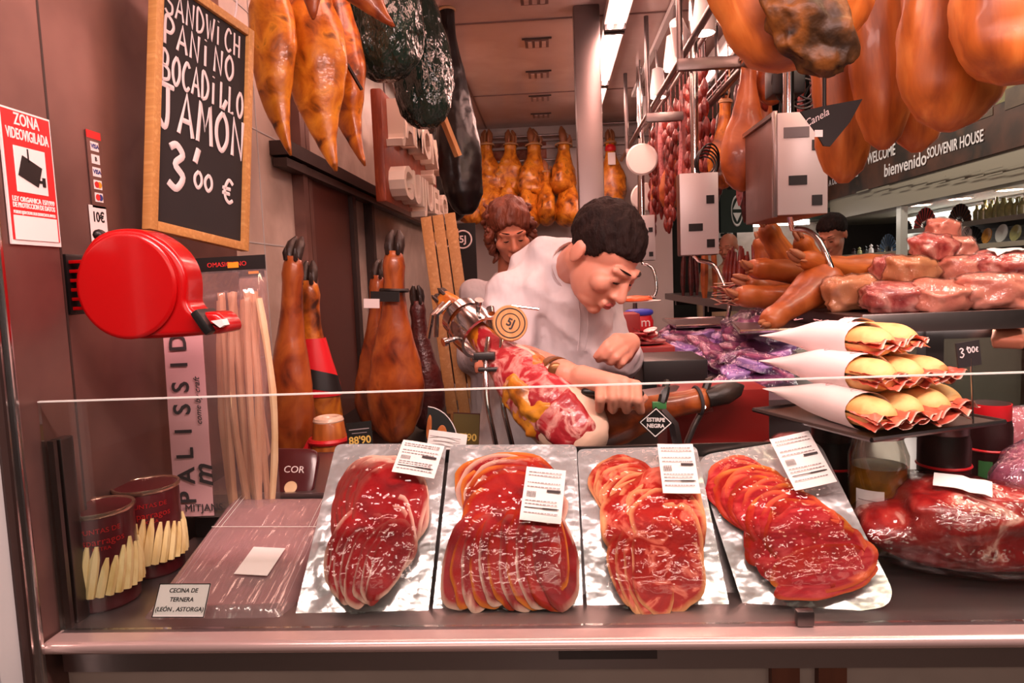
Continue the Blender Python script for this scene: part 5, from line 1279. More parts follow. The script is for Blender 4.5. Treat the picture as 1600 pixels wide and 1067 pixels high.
# ---------------------------------------------------------------- sandwiches on their tray
ZT = 1.213
Ac, Bc, Cc = P(1362, 678, 1.135), P(1570, 654, 1.245), P(1238, 640, 1.385)
for q in (Ac, Bc, Cc): q.z = ZT
ex = (Bc-Ac); ey = (Cc-Ac)
M = axes(Ac, ex, ey); TW = ex.length; ex_n = ex.normalized(); TD = .30
t = thing('sandwich_tray', 'thin steel tray holding the pile of sandwiches', 'tray', M)
part('plate', MB().box((TW/2, TD/2, .002), (TW, TD, .004)), 'steel', t, smooth=False)
m = MB(); c_ = [(0, 0), (TW, 0), (TW, TD), (0, TD)]
for i in range(4): a, b = V((*c_[i], .004)), V((*c_[(i+1) % 4], .004)); m.tube([a, b], .0045, 6)
part('rim', m, 'steel_dark', t)
def sandwich(end, tail, r, label, seed, paper=True, ham_out=1.0, bread_len=.12):
    """end: open bread end towards the viewer; tail: other end"""
    d = Matrix.Rotation(R(random.Random(seed*3).uniform(-6, 6)), 3, 'Z') @ (tail-end); r = r*random.Random(seed).uniform(.94, 1.06); L = d.length; M = axes(end, d, V((0, 0, 1)).cross(d))   # local x runs to the tail, z up
    t = thing('sandwich', label, 'sandwich', M, 'ham sandwiches on the tray'); rnd = random.Random(seed)
    def half(sgn, z0):
        rings = []
        n = 12
        for i in range(n+1):
            x = lerp(-.006, bread_len, i/n); k = 1-.62*(1-min(1, (i+.3)/4.2))**2
            k *= 1+.06*noise.noise(V((x*30, seed, sgn)))
            ring = []
            for j in range(14):
                a = math.pi*j/13
                ring.append(V((x, math.cos(a)*r*k, z0+sgn*math.sin(a)*r*.80*k)))
            rings.append(ring)
        return MB().loft(rings)
    part('bread_top', half(1, r*1.02), 'bread', t, ang=60); part('bread_bottom', half(-1, r*.86), 'bread', t, ang=60)
    m = MB()
    for q, z in ((1, r*1.01), (-1, r*.87)):
        m.grid(lambda u, v: (.004+u*(bread_len-.01), (v-.5)*1.9*r*(.62+.38*min(1, u*4)), z-q*.002+.002*noise.noise(V((u*20, v*20, seed+q)))), 6, 8)
    part('crumb', m, 'crumb', t)
    for k in range(3):
        g = MB(); fat = []
        ox = -.020*ham_out*rnd.uniform(.5, 1.3); nu, nv = 14, 20
        def fn(u, v):
            y = (v-.5)*2.1*r*1.05; e = abs(v-.5)*2
            return (ox+u*.07+.004*math.sin(v*9+k), y, r*.93+.006*(k-1)+.008*math.sin(v*(7+k)+seed+k*2)*(1-u*.6)-.006*(1-u)*ham_out+.004*noise.noise(V((u*6, v*9, seed+k))))
        g.grid(fn, nu, nv)
        fat = [1.0 if (i % (nu+1)) < 1 else 0.0 for i in range((nu+1)*(nv+1))]
        part('ham_slice', g, 'jamon_pink', t, ang=180, attr={'fat': fat})
    if paper:
        rings = []; n = 16; x0 = bread_len*(.36 if paper is True else paper)
        for i in range(n+1):
            u = i/n; x = lerp(x0, L, u); k = 1.10 if u < .45 else lerp(1.10, .9, (u-.45)/.55); fl = 1 if u < .4 else lerp(1, .06, ((u-.4)/.6)**1.1)
            ring = []
            for j in range(20):
                a = 2*math.pi*j/20; s = 1+.05*noise.noise(V((math.cos(a)*2, x*22, seed)))
                skew = .012*math.cos(a)*(1 if i == 0 else 0)
                ring.append(V((x+skew*1.4, math.cos(a)*r*k*s*(1+.15*(u > .4)*(u-.4)), r*.94+math.sin(a)*r*1.0*k*s*fl-(1-fl)*r*.1)))
            rings.append(ring)
        pb = part('paper_wrap', MB().loft(rings, cap=False), 'wrap_paper', t, ang=50)
        m = MB()
        for i in range(5):
            x = x0+.03+.035*i
            if x < L*.75: m.tube([V((x+.006*math.cos(q), -r*.45*(1 if i % 2 else -.2)+.010*math.sin(q), r*.94+r*1.115*math.sqrt(max(.05, 1-((-r*.45*(1 if i % 2 else -.2)+.010*math.sin(q))/(r*1.1))**2)))) for q in [k*.7 for k in range(8)]], .0006, 4)
        part('print', m, 'wrap_print', pb)
    return t
r = .0325; tx, ty = ex.normalized(), ey.normalized()
tdir = (P(1165, 612, 1.50)-P(1340, 650, 1.19)); tdir.z = 0; tdir.normalize()
def spot(u, v, z): return Ac+tx*u+ty*v+V((0, 0, z))
bot = [(.042, .012), (.104, .016), (.168, .020), (.236, .060)]
lbs = ['paper-wrapped sandwich at the front left of the bottom row', 'second sandwich of the bottom row, ham curling out', 'third sandwich of the bottom row under the price sign', 'rightmost sandwich of the bottom row behind the sign stick']
for i, (u, v) in enumerate(bot):
    e = spot(u, v, .006); sandwich(e, e+tdir*(.33 if i == 0 else .27)+V((0, 0, .004)), r, lbs[i], 60+i, paper=True if i == 0 else .75, ham_out=1.2)
mid = [(.070, .045, 'middle-row sandwich in white paper above the front one'), (.136, .050, 'middle-row sandwich with salmon-pink ham'), (.204, .060, 'middle-row sandwich nearest the price sign')]
for i, (u, v, lb) in enumerate(mid):
    e = spot(u, v, .006+r*1.78); sandwich(e, e+tdir*(.33 if i == 0 else .25), r, lb, 70+i, paper=True if i == 0 else .8, ham_out=1.2 if i else .9)
top = [(.100, .085, 'topmost sandwich in white paper with rounded bread end'), (.168, .100, 'yellowish sandwich at the back of the top row')]
for i, (u, v, lb) in enumerate(top):
    e = spot(u, v, .006+r*3.5); sandwich(e, e+tdir*(.30 if i == 0 else .2), r*1.02, lb, 80+i, paper=True if i == 0 else .9, ham_out=.8)
# its price sign on a stick
sb = spot(.235, .012, .0); s_top = P(1518, 566, (sb.y)); 
M = axes(P(1513, 553, sb.y), V((1, .1, .12)), V((-.12, 0, 1)))
t = thing('price_sign', 'black price sign reading 3 00 euro on a steel stick in the sandwich tray', 'sign', M)
part('board', MB().box((0, 0, 0), (.042, .044, .003)), 'slate', t, smooth=False)
m = MB(); chalk(m, "3'", -.017, -.004, .009, .016, .0008, z=.002); chalk(m, '00', -.002, .002, .006, .010, .0007, z=.002); chalk(m, '€', .0125, .002, .005, .008, .0006, z=.002); part('chalk_lettering', m, 'chalk', t)
q = M.inverted(); m = MB().tube([q @ P(1517, 560, sb.y), q @ V((sb.x+.002, sb.y, ZT+.004))], .0016, 6); part('stick', m, 'steel', t)
# ---------------------------------------------------------------- jars and cans under the tray
def jar(px, Y, r, z1, label, kind, seed):
    c = P(px, 740, Y); M = T(c.x, c.y, ZD) @ rot('Z', 20*seed); h = z1-ZD
    t = thing('food_jar', label, 'jar', M, 'jars under the sandwich tray')
    if kind == 'glass':
        part('food', MB().lathe([(.0, .004), (r-.005, .004), (r-.004, h*.66), (.0, h*.67)], 28), 'jar_food', t)
        part('glass_jar', MB().lathe([(.0, 0), (r-.004, 0), (r, .008), (r, h*.74), (r*.82, h*.85), (r*.80, h*.9)], 32, cap=False), 'jar_glass', t)
        part('lid', MB().lathe([(r*.84, h*.88), (r*.86, h*.89), (r*.86, h-.003), (r*.84, h), (0, h)], 32), 'steel', t)
        g = MB(); a0 = math.atan2(-c.y, -c.x)-R(20*seed)-.75
        g.grid(lambda u, v: ((r+.0008)*math.cos(a0+u*.95), (r+.0008)*math.sin(a0+u*.95), h*(.15+.36*v)), 10, 4); L_ = part('label', g, 'paper', t)
        g = MB()
        for k in range(4): g.grid(lambda u, v: ((r+.0014)*math.cos(a0+.1+u*.7), (r+.0014)*math.sin(a0+.1+u*.7), h*(.22+.07*k)+.0012*v), 8, 1)
        part('print', g, 'grey_print', L_)
    else:
        part('jar_body', MB().lathe([(0, 0), (r-.003, 0), (r, .005), (r, h*.80), (r*.9, h*.88), (r*.88, h), (0, h)], 32), 'dark_food', t)
        a0 = math.atan2(-c.y, -c.x)-R(20*seed)
        part('lid', MB().lathe([(r*.89, h*.86), (r*.93, h*.87), (r*.93, h*.998), (0, h)], 32), 'red_pack' if kind == 'red' else 'steel_dark', t)
        g = MB(); g.grid(lambda u, v: ((r+.001)*math.cos(a0-.45+u*.6), (r+.001)*math.sin(a0-.45+u*.6), h*(.40+.14*v)), 6, 3); part('green_label', g, 'label_green', t)
        part('red_rim', MB().ring((0, 0, h*.62), r, .003, 32, 6), 'red_pack', t)
jar(1372, 1.30, .052, ZT, 'glass jar of brown preserve with white label under the tray', 'glass', 1)
jar(1474, 1.33, .045, ZT, 'dark jar with green label and red rim under the tray', 'dark', 2)
jar(1300, 1.40, .042, ZT-.03, 'dark jar in shadow behind the tilted ham pack', 'dark', 3)
jar(1545, 1.44, .04, ZT, 'dark jar with red lid at the back under the tray', 'red', 4)
# vacuum-packed joint on the deck
def meat_pack(name, label, M, sz, m, film_m, seed, amp=.2, cat='packed meat', group=None, sq=.75, lab=None, skirt=True, freq=1.6):
    t = thing(name, label, cat, M, group)
    part('meat', MB().blob((0, 0, sz[2]), sz, sub=4, amp=amp, freq=freq, seed=seed, sq=sq), m, t, ang=180)
    g = MB(); g.blob((0, 0, sz[2]*1.02), (sz[0]*1.05, sz[1]*1.05, sz[2]*1.07), sub=4, amp=amp, freq=freq, seed=seed, sq=sq)
    if skirt:
        for i, p in enumerate(g.v):
            u = V((p.x/sz[0], p.y/sz[1], 0)); e = u.length
            if p.z < sz[2]*.8 and e > .8: k = 1.0+.10*(1+noise.noise(V((p.x*20, p.y*20, seed)))); g.v[i] = V((p.x*k, p.y*k, max(.002, p.z*.75)))
    for i, p in enumerate(g.v): g.v[i] = p+noise.noise_vector(p*40)*sz[2]*.05
    part('clear_wrap', g, film_m, t, ang=180)
    if lab:
        x, y, w, h, a = lab
        vs_ = [p for p in g.v if p.z > sz[2]]
        def lf(u, v):
            X = x+(u-.5)*w*math.cos(a)-(v-.5)*h*math.sin(a); Y = y+(u-.5)*w*math.sin(a)+(v-.5)*h*math.cos(a)
            n_ = sorted(vs_, key=lambda p: (p.x-X)**2+(p.y-Y)**2)[:4]
            return (X, Y, max(p.z for p in n_)+.003)
        part('label', MB().grid(lf, 8, 4, thick=.0008), 'paper', t)['label'] = 'white label'
    return t
c = P(1500, 905, 1.24)
meat_pack('vacuum_ham', 'large vacuum-packed dark red ham piece lying at the right end of the counter', T(c.x, 1.235, ZD) @ rot('Z', -14), (.165, .115, .072), 'slab_meat', 'clear_film', 3, amp=.20, sq=.8, lab=(-.015, -.045, .085, .040, -.3))
c = P(1590, 720, 1.36)
meat_pack('vacuum_pack', 'purple-tinted clear pack of pink meat at the right edge behind the large ham piece', T(c.x+.02, 1.35, ZD) @ rot('Z', 25) @ rot('X', 10), (.13, .05, .10), 'salami', 'purple_film', 6, amp=.15)
c = P(1246, 668, 1.55)
meat_pack('wrapped_portion', 'small film-wrapped portion with an orange sticker behind the tilted ham pack', T(c.x, 1.55, ZW) @ rot('Z', 10), (.065, .05, .035), 'salami', 'clear_film', 8, amp=.2, lab=None)
single('price_sticker', MB().box(P(1269, 672, 1.49), (.014, .003, .018)), 'orange_sticker', 'orange sticker on the small wrapped portion', 'sticker', smooth=False) if False else None
c = P(1570, 660, 1.60)
meat_pack('wrapped_portion', 'large loose clear wrapped portion on the bench behind the sandwich tray', T(c.x, 1.62, ZW) @ rot('Z', -20), (.12, .06, .05), 'pork_pink', 'purple_film', 9, amp=.25)
# ---------------------------------------------------------------- raised meat shelf on the right
ZM = 1.365
t = thing('meat_shelf', 'raised dark steel shelf along the right side piled with hams and meat', 'shelf', (1.12, 3.6, 0))
wpart('shelf_board', MB().box((1.075, 3.55, ZM-.022), (.45, 3.25, .044), bev=.004), 'steel_dark', t)
wpart('front_lip', MB().box((1.075, 1.928, ZM-.020), (.45, .012, .052), bev=.003), 'steel', t)
for y in (2.05, 2.9, 3.9, 4.9): wpart('post', MB().box((1.10, y, .66), (.05, .05, 1.33)).box((1.10, y, 1.30), (.44, .03, .03)), 'steel_dark', t, smooth=False)
wpart('added_panel', MB().box((1.11, 2.62, 1.06), (.42, .02, .50)), 'shop_fascia', t, smooth=False)  # grey panel added in place of the case glass's reflections, lightening the dark view
wpart('case_glass', MB().box((1.31, 3.5, 1.05), (.008, 3.1, .5)), 'glass', t, smooth=False)
wpart('plinth', MB().box((1.14, 3.55, .40), (.40, 3.1, .80)), 'steel_dark', t, smooth=False)
def leg(a, b, Ya, Yb, Wpx, label, seed, m='ham_orange', prof='leg', bend=0, hoof='hoof_pale'):
    A, B = P(*a, Ya), P(*b, Yb); W = Wpx*(Ya+Yb)/2/1067
    return ham('cured_ham', label, A, B, W, m, 'cured ham legs on the right shelf', prof=prof, seed=seed, amp=.07, thick=.85, rope=False, hoof=hoof, bend=bend, hoofbig=.7)
leg((1172, 418), (1318, 432), 2.42, 2.60, 66, 'orange ham leg lying level with its foot pointing left', 1, 'ham_rose')
leg((1196, 352), (1252, 452), 2.75, 2.80, 62, 'orange ham leg pointing straight up behind the level one', 2)
leg((1186, 372), (1206, 455), 2.95, 2.95, 44, 'short ham foot sticking up left of the upright leg', 3, 'ham_rose')
leg((1250, 372), (1290, 450), 2.62, 2.70, 58, 'ham leg leaning up under the scale arm', 4)
leg((1252, 404), (1425, 448), 2.30, 2.45, 84, 'long pale orange ham leg lying towards the meat pile', 5, 'ham_orange', 'ham')
leg((1198, 505), (1300, 430), 2.16, 2.34, 70, 'ham leg slanting down over the shelf edge', 6, 'ham_rose')
leg((1150, 462), (1310, 470), 2.40, 2.50, 70, 'reddish ham leg lying at the bottom of the leg pile', 7, 'ham_rose')
leg((1165, 440), (1270, 470), 2.70, 2.72, 80, 'broad reddish ham leg under the upright one', 8, 'ham_rose', 'ham')
chunks = [  # px, py(bottom), Y, size, material, yaw, label, label card
    (1330, 470, 2.20, (.085, .05, .055), 'rind', 10, 'pale rind-covered joint at the left end of the meat pile', None),
    (1395, 487, 2.08, (.085, .06, .042), 'pork_red', -12, 'red film-wrapped cut at the lower left of the meat pile', None),
    (1462, 487, 2.05, (.080, .06, .044), 'pork_pink', 8, 'pink film-wrapped cut in the middle of the bottom row', None),
    (1548, 486, 2.04, (.095, .06, .050), 'pork_pink', -6, 'large pink cut at the right end of the bottom row', None),
    (1420, 446, 2.18, (.075, .055, .046), 'rind', 24, 'peach-coloured rind cut in the centre of the pile', None),
    (1382, 450, 2.30, (.070, .055, .050), 'pork_red', 40, 'dark red wrapped cut behind the peach one', None),
    (1502, 446, 2.22, (.070, .05, .044), 'pork_pink', -25, 'pinkish cut leaning right of the peach one', None),
    (1570, 440, 2.18, (.090, .055, .046), 'pork_red', -14, 'red cut with a white paper label on the right', (0, 0, .09, .06, .2)),
    (1452, 405, 2.30, (.065, .05, .040), 'pork_red', 10, 'red wrapped cut near the top of the pile', None),
    (1486, 412, 2.36, (.070, .05, .044), 'pork_pink', -30, 'pink wrapped slab at the right of the pile top', None),
    (1470, 378, 2.42, (.050, .04, .038), 'pork_pink', 15, 'topmost wrapped cut with a twisted film end', None)]
for i, (px, py, Y, sz, mm, yaw, lb, lab) in enumerate(chunks):
    b = P(px, py, Y); z = max(b.z, ZM)
    if i < 4: z = ZM
    meat_pack('wrapped_cut', lb, T(b.x, b.y, z) @ rot('Z', yaw) @ rot('X', 10*(i % 3)), sz, mm, 'clear_film', 90+i, amp=.22, group='wrapped cuts piled on the right shelf', sq=.6, lab=lab, skirt=False)
sm = P(1148, 448, 2.9)
t = thing('bacon_pile', 'pile of pale pink bacon slices beyond the ham legs', 'meat', (sm.x, sm.y, ZM))
for i in range(12):
    part('bacon_slice', MB().grid(lambda u, v: ((u-.5)*.16+.02*math.sin(i*2), (v-.5)*.05, .006+.008*i+.012*math.sin(u*9+i)*(.5+.5*math.sin(i))), 16, 3, M=rot('Z', 15*math.sin(i*1.7)), thick=.003), 'white_fat' if i % 3 else 'pork_red', t)
# bundles of sausages standing on the far shelf
def bundle(px, py0, py1, Y, n, m, label, seed, spread=.07, r=.012):
    c = P(px, py1, Y); base = V((max(c.x, .885), c.y, ZM)); rnd = random.Random(seed); h = P(px, py0, Y).z-ZM
    for i in range(n):
        x, y = rnd.uniform(-spread, spread), rnd.uniform(-.05, .05); hh = h*rnd.uniform(.8, 1)
        mb = MB().tube([base+V((x, y, .0)), base+V((x*1.02, y, hh*.3)), base+V((x*.9, y, hh*.7)), base+V((x*.75, y*.8, hh))], [r*.5, r, r, r*.4], 8)
        single('cured_sausage', mb, m, label, 'sausage', group=label)
bundle(1085, 385, 450, 3.2, 12, 'sausage_red', 'thin red cured sausage standing under the farther hanging scale', 3, .085)
bundle(1036, 372, 452, 3.9, 6, 'ham_rose', 'pale cured sausage standing left of the farther hanging scale', 4, .05, .016)
bundle(1010, 392, 440, 4.4, 5, 'sausage_dark', 'dark cured sausage standing past the face of the cutter', 5, .05, .016)
# ---------------------------------------------------------------- hanging scales
def scale(px0, px1, pt, pb, Y, depth, label, pole_px, ps, arm, plate, side_m='steel_wall'):
    a, b = P(px0, pb, Y), P(px1, pt, Y); cx, cz = (a.x+b.x)/2, (a.z+b.z)/2; w, h = b.x-a.x, b.z-a.z
    t = thing('hanging_scale', label, 'scale', (cx, Y, a.z), 'hanging scales')
    wpart('housing', MB().box((cx, Y+depth/2, cz), (w, depth, h), bev=.006), 'steel_wall' if side_m is None else side_m, t)
    wpart('front_plate', MB().box((cx, Y-.003, cz), (w*.985, .008, h*.985), bev=.003), 'white_scale', t)
    for dx, dz, ww, hh in ((.28, .17, .2, .10), (-.10, -.16, .36, .09), (.28, -.36, .2, .10)):
        wpart('button', MB().box((cx+dx*w, Y-.008, cz+dz*h), (w*ww, .004, h*hh)), 'black', t, smooth=False)
    pp = P(pole_px, 200, Y+.05); 
    wpart('pole', MB().cyl((pp.x, Y+min(.05, depth/2), b.z-.005), (pp.x, Y+min(.05, depth/2), ZC), .018, 14), 'chrome', t)
    # gooseneck arm and weighing pan below
    A = [P(*q) for q in arm]; pts = []
    pts = bez(A[0], A[1], A[2], A[3], 10)[:-1]+bez(A[3], A[4], A[5], A[6], 8)
    up = V((cx-.02, Y+min(.06, depth/2), a.z+.005))
    wpart('arm', MB().tube([up, lerp(up, A[0], .5)]+pts, .0095, 10), 'chrome', t)
    q = [P(*z) for z in plate]; zz = sum(p.z for p in q)/4
    m = MB(); cc = (q[0]+q[1]+q[2]+q[3])/4
    m.add([V((p.x, p.y, zz)) for p in q]+[V((p.x, p.y, zz-.008)) for p in q], [(0, 1, 2, 3), (7, 6, 5, 4), (0, 4, 5, 1), (1, 5, 6, 2), (2, 6, 7, 3), (3, 7, 4, 0)]); wpart('pan', m, 'deck_steel', t, smooth=False)
    m = MB()
    for i in range(4): m.tube([V((q[i].x, q[i].y, zz)), V((q[(i+1) % 4].x, q[(i+1) % 4].y, zz))], .006, 6)
    wpart('pan_rim', m, 'chrome', t); return t, cx, cz, w, h, Y
mat('white_scale', (205, 200, 200), .35, .3, bump=.05, bscale=5)
t, cx, cz, w, h, Y = scale(1214, 1293, 172, 338, 2.30, .36, 'nearest hanging scale, large box with rating plate and three dark windows', 1232, 0,
    [(1238, 358, 2.38), (1262, 357, 2.36), (1275, 362, 2.33), (1290, 395, 2.30), (1312, 450, 2.26), (1328, 485, 2.26), (1284, 519, 2.28)], [(1140, 487, 2.62), (1156, 520, 2.12), (1332, 521, 2.12), (1300, 500, 2.62)], 'steel_wall')
wpart('rating_plate', MB().box((cx-.02, Y-.008, cz+h*.30), (w*.5, .003, h*.10)), 'steel_dark', t, smooth=False)
wpart('screen_side', MB().box((cx-w/2-.002, Y+.18, cz), (.006, .30, h*.86)), 'sign_pinkish', t, smooth=False) if False else None
wpart('frame_edge', MB().box((cx-w/2-.004, Y+.01, cz), (.012, .022, h*1.02), bev=.003).box((cx-w/2-.003, Y+.18, cz+h/2), (.012, .36, .014)), 'steel', t)
t, cx, cz, w, h, Y = scale(1063, 1122, 268, 400, 3.0, .07, 'middle hanging scale, plain slim box on a thick pole', 1084, 0,
    [(1092, 407, 3.05), (1108, 409, 3.03), (1118, 412, 3.0), (1124, 428, 2.98), (1138, 458, 2.92), (1146, 480, 2.9), (1134, 500, 2.92)], [(1036, 497, 3.3), (1056, 512, 2.82), (1144, 508, 2.82), (1130, 494, 3.3)])
t, cx, cz, w, h, Y = scale(992, 1023, 335, 408, 4.4, .07, 'farthest hanging scale, half hidden behind the head of the cutter', 1000, 0,
    [(1004, 412, 4.4), (1012, 413, 4.4), (1018, 415, 4.4), (1022, 424, 4.38), (1026, 440, 4.36), (1028, 455, 4.36), (1022, 462, 4.36)], [(985, 462, 4.6), (992, 468, 4.25), (1024, 467, 4.25), (1020, 460, 4.6)])
# coiled cables and power box on top of the scales
pbx = P(1226, 128, 2.42); t = thing('power_box', 'black power box with coiled cables above the nearest scale', 'power supply', pbx)
wpart('box', MB().box(pbx, (.11, .09, .10), bev=.012), 'black', t)
rnd = random.Random(2)
for i in range(6):
    c = pbx+V((rnd.uniform(-.02, .14), rnd.uniform(-.05, .05), rnd.uniform(-.05, .04))); m = MB().ring((0, 0, 0), rnd.uniform(.05, .085), .0035, 26, 6, M=T(*c) @ rot('X', rnd.uniform(50, 120)) @ rot('Z', rnd.uniform(0, 90)))
    wpart('cable', m, 'black', t)
wpart('drop_cable', MB().cyl(pbx+V((0, .03, -.04)), P(1222, 172, 2.42)+V((0, .03, -.03)), .006, 6), 'black', t)
cb = P(1110, 252, 3.0); t = thing('cable_coil', 'coil of dark cable lying on the middle hanging scale', 'cable', cb+V((0, 0, -.05)))
for i in range(5): wpart('loop', MB().ring((0, 0, 0), .04+.008*i, .004, 24, 6, M=T(*(cb+V((.004*i-.02, .02, -.012+.004*i)))) @ rot('X', 70+9*i) @ rot('Y', 10*i)), 'black', t)
# ---------------------------------------------------------------- ladder-shaped meat rail and what hangs from it
ZR = 2.28
xa, xb = .765, .565
t = thing('meat_rail', 'ladder-shaped steel hanging rail over the right side with posts to the ceiling', 'rail', (.66, 3.6, ZC))
wpart('rail_tube', MB().cyl((xa, 1.9, ZR), (xa, 5.3, ZR), .016, 10), 'pillar_steel', t); wpart('rail_tube', MB().cyl((xb, 2.05, ZR+.10), (xb, 5.3, ZR+.10), .014, 10), 'pillar_steel', t)
for y in (2.74, 3.6, 4.56):
    wpart('cross_bar', MB().box(((xa+xb)/2, y, ZR+.02), (xa-xb+.1, .03, .045), bev=.004), 'pillar_steel', t); wpart('post', MB().cyl((xb-.04, y, ZR), (xb-.04, y, ZC), .012, 10), 'pillar_steel', t); wpart('post', MB().cyl((xa+.04, y, ZR), (xa+.04, y, ZC), .012, 10), 'pillar_steel', t)
wpart('post', MB().cyl(P(1000, 385, 4.56), V((P(1000, 170, 4.56).x, 4.56, ZC)), .014, 10), 'pillar_steel', t)
t = thing('outer_meat_rail', 'long outer rail carrying sausages and hams behind the ladder rail', 'rail', (1.02, 3.6, ZC))
wpart('rail_tube', MB().cyl((.92, 2.2, ZR+.22), (.92, 5.6, ZR+.22), .014, 10), 'pillar_steel', t)
wpart('rail_tube', MB().cyl((1.16, 1.2, ZR+.22), (1.16, 5.6, ZR+.22), .014, 10), 'pillar_steel', t); wpart('rail_tube', MB().cyl((.70, 1.2, 2.34), (1.5, 1.2, 2.34), .014, 10), 'pillar_steel', t)
for y in (2.3, 3.8, 5.4):
    for x in (.92, 1.16): wpart('post', MB().cyl((x, y, ZR+.22), (x, y, ZC), .010, 8), 'pillar_steel', t)
wpart('post', MB().cyl((.75, 1.2, 2.34), (.75, 1.2, ZC), .010, 8).cyl((1.45, 1.2, 2.34), (1.45, 1.2, ZC), .010, 8), 'pillar_steel', t)
def rail_ham(label, top, bot, Y, Wpx, m, seed, prof='ham', **k):
    A, B = P(*top, Y), P(*bot, Y); return ham('rail_ham', label, A, B, Wpx*Y/1067, m, 'hams on the right-hand rails', prof=prof, seed=seed, thick=.7, ropelen=max(.06, ZR+.22-A.z+.02), **k)
rail_ham('orange ham hanging with its shank tied in black, left of the nearest scale', (1172, 78), (1158, 300), 2.72, 66, 'ham_rose', 1)
rail_ham('golden ham hanging between the middle scale pole and the tied ham', (1134, 150), (1128, 296), 3.1, 46, 'ham_amber', 2)
rail_ham('dark orange ham hanging right behind the nearest scale', (1196, 110), (1180, 290), 2.95, 60, 'ham_rose', 3)
rail_ham('brown ham hanging above the power box', (1204, 30), (1206, 165), 2.75, 50, 'ham_brown', 4)
rail_ham('small amber ham hanging beyond the sausages', (1052, 215), (1046, 330), 4.2, 34, 'ham_rose', 5)
rail_ham('reddish ham hanging at the far end of the rail', (1034, 235), (1030, 330), 4.7, 28, 'ham_amber', 6)
rnd = random.Random(21)
def string(px, py0, py1, Y, m, label, kind, zr=ZR+.22):
    A, B = P(px, py0, Y), P(px, py1, Y); n = max(3, int((A.z-B.z)/.075)); pts, rs = [], []
    if kind == 'links':
        for i in range(n*5+1):
            u = i/(n*5); pts.append(V((A.x+.006*math.sin(u*9+px), A.y+.005*math.cos(u*7), lerp(A.z, B.z, u)))); rs.append(.005+.013*abs(math.sin(math.pi*u*n)))
    else:
        for i in range(15):
            u = i/14; pts.append(V((A.x+.010*math.sin(u*4+px), A.y, lerp(A.z, B.z, u)))); rs.append(.016*min(1, .3+min(u, 1-u)*9))
    mb = MB().tube(pts, rs, 8).tube([A, V((A.x, A.y, zr+.012))], .0025, 4); single('hanging_sausage', mb, m, label, 'sausage', group=label)
for i in range(22):
    u = i/21; Y = lerp(4.9, 2.95, u)+rnd.uniform(-.06, .06); X = .92+rnd.uniform(-.012, .012)
    px = 860+X/Y*1067; k = rnd.random(); zt = ZR+.18-rnd.uniform(0, .08); zb = zt-rnd.uniform(.38, .6)
    hz = 437-.034*(px-860); y0 = hz-(zt-1.5)*1067/Y; y1 = hz-(zb-1.5)*1067/Y
    if k < .6: string(px, y0, y1, Y, 'sausage_red', 'red linked chorizo string hanging on the right-hand rail', 'links')
    elif k < .85: string(px, y0, y1, Y, 'sausage_dark', 'dark straight cured sausage hanging on the right-hand rail', 'straight')
    else: string(px, y0, y1, Y, 'salami', 'pale mouldy cured sausage hanging on the right-hand rail', 'straight')
for i in range(9):
    Y = 3.05+.13*i; X = 1.16+rnd.uniform(-.012, .012); px = 860+X/Y*1067; hz = 437-.034*(px-860); zt = ZR+.14; zb = zt-.62
    string(px, hz-(zt-1.5)*1067/Y, hz-(zb-1.5)*1067/Y, Y, 'sausage_red' if i % 2 else 'sausage_dark', 'long sausage hanging on the outermost rail behind the scales', 'straight')
wpart('rail_tube', MB().cyl((.70, 2.9, 2.52), (.70, 5.2, 2.52), .012, 10), 'steel', bpy.data.objects['outer_meat_rail'])
for i in range(30):
    Y = lerp(4.9, 3.15, i/29)+rnd.uniform(-.04, .04); X = .70+rnd.uniform(-.014, .014); px = 860+X/Y*1067; hz = 437-.034*(px-860); zt = 2.50-rnd.uniform(0, .05); zb = zt-rnd.uniform(.42, .72); k = rnd.random()
    a_ = (px, hz-(zt-1.5)*1067/Y, hz-(zb-1.5)*1067/Y, Y)
    if k < .65: string(*a_, 'sausage_red', 'red linked chorizo string hanging on the inner sausage rail', 'links', 2.52)
    else: string(*a_, 'salami' if k > .9 else 'sausage_red', 'straight cured sausage hanging on the inner sausage rail', 'straight', 2.52)
# round white clock-like globes
for px, py, Y, r, lb in ((1003, 249, 4.3, 24, 'round white plate hanging behind the rail post'), (1008, 308, 4.9, 22, 'pale round plate hanging low beside the pillar')):
    c = P(px, py, Y); rr_ = r*Y/1067; t = thing('round_plate', lb, 'plate', c)
    wpart('disc', MB().lathe([(0, -.012), (rr_*.96, -.010), (rr_, 0), (rr_*.9, .01), (0, .012)], 36, M=T(*c) @ rot('X', 90)), 'white_plastic', t); wpart('hanger', MB().cyl(c+V((0, 0, rr_*.9)), V((c.x, c.y, ZC)), .004, 6), 'steel', t)
# ---------------------------------------------------------------- big hams hanging at the upper right, close to the viewer
def front_ham(label, top, bot, Y, Wpx, m, seed, **k):
    A, B = P(*top, Y), P(*bot, Y); return ham('front_ham', label, A, B, Wpx*Y/1067, m, 'large hams hanging at upper right', seed=seed, rope=False, amp=.16, **k)
fh = front_ham('large ham whose dark mouldy cut end points down above the nearest scale', (1080, -330), (1290, 88), 1.30, 215, 'ham_orange', 1, prof='round', thick=.7)
wpart('mouldy_crust', wobble(MB().blob((0, 0, 0), (1, 1, 1), M=T(*P(1262, 30, 1.215)) @ axes(V((0, 0, 0)), P(1290, 88, 1.2)-P(1190, -60, 1.2), V((0, 0, 1))) @ Matrix.Diagonal((.105, .062, .030, 1)), sub=5, amp=.10, freq=2, seed=4), .010, 30, 3), 'ham_crust', fh, ang=180)
front_ham('narrow orange ham hanging behind the black pennant sign', (1322, -330), (1318, 286), 1.75, 92, 'ham_orange', 2, prof='slab', thick=.6)
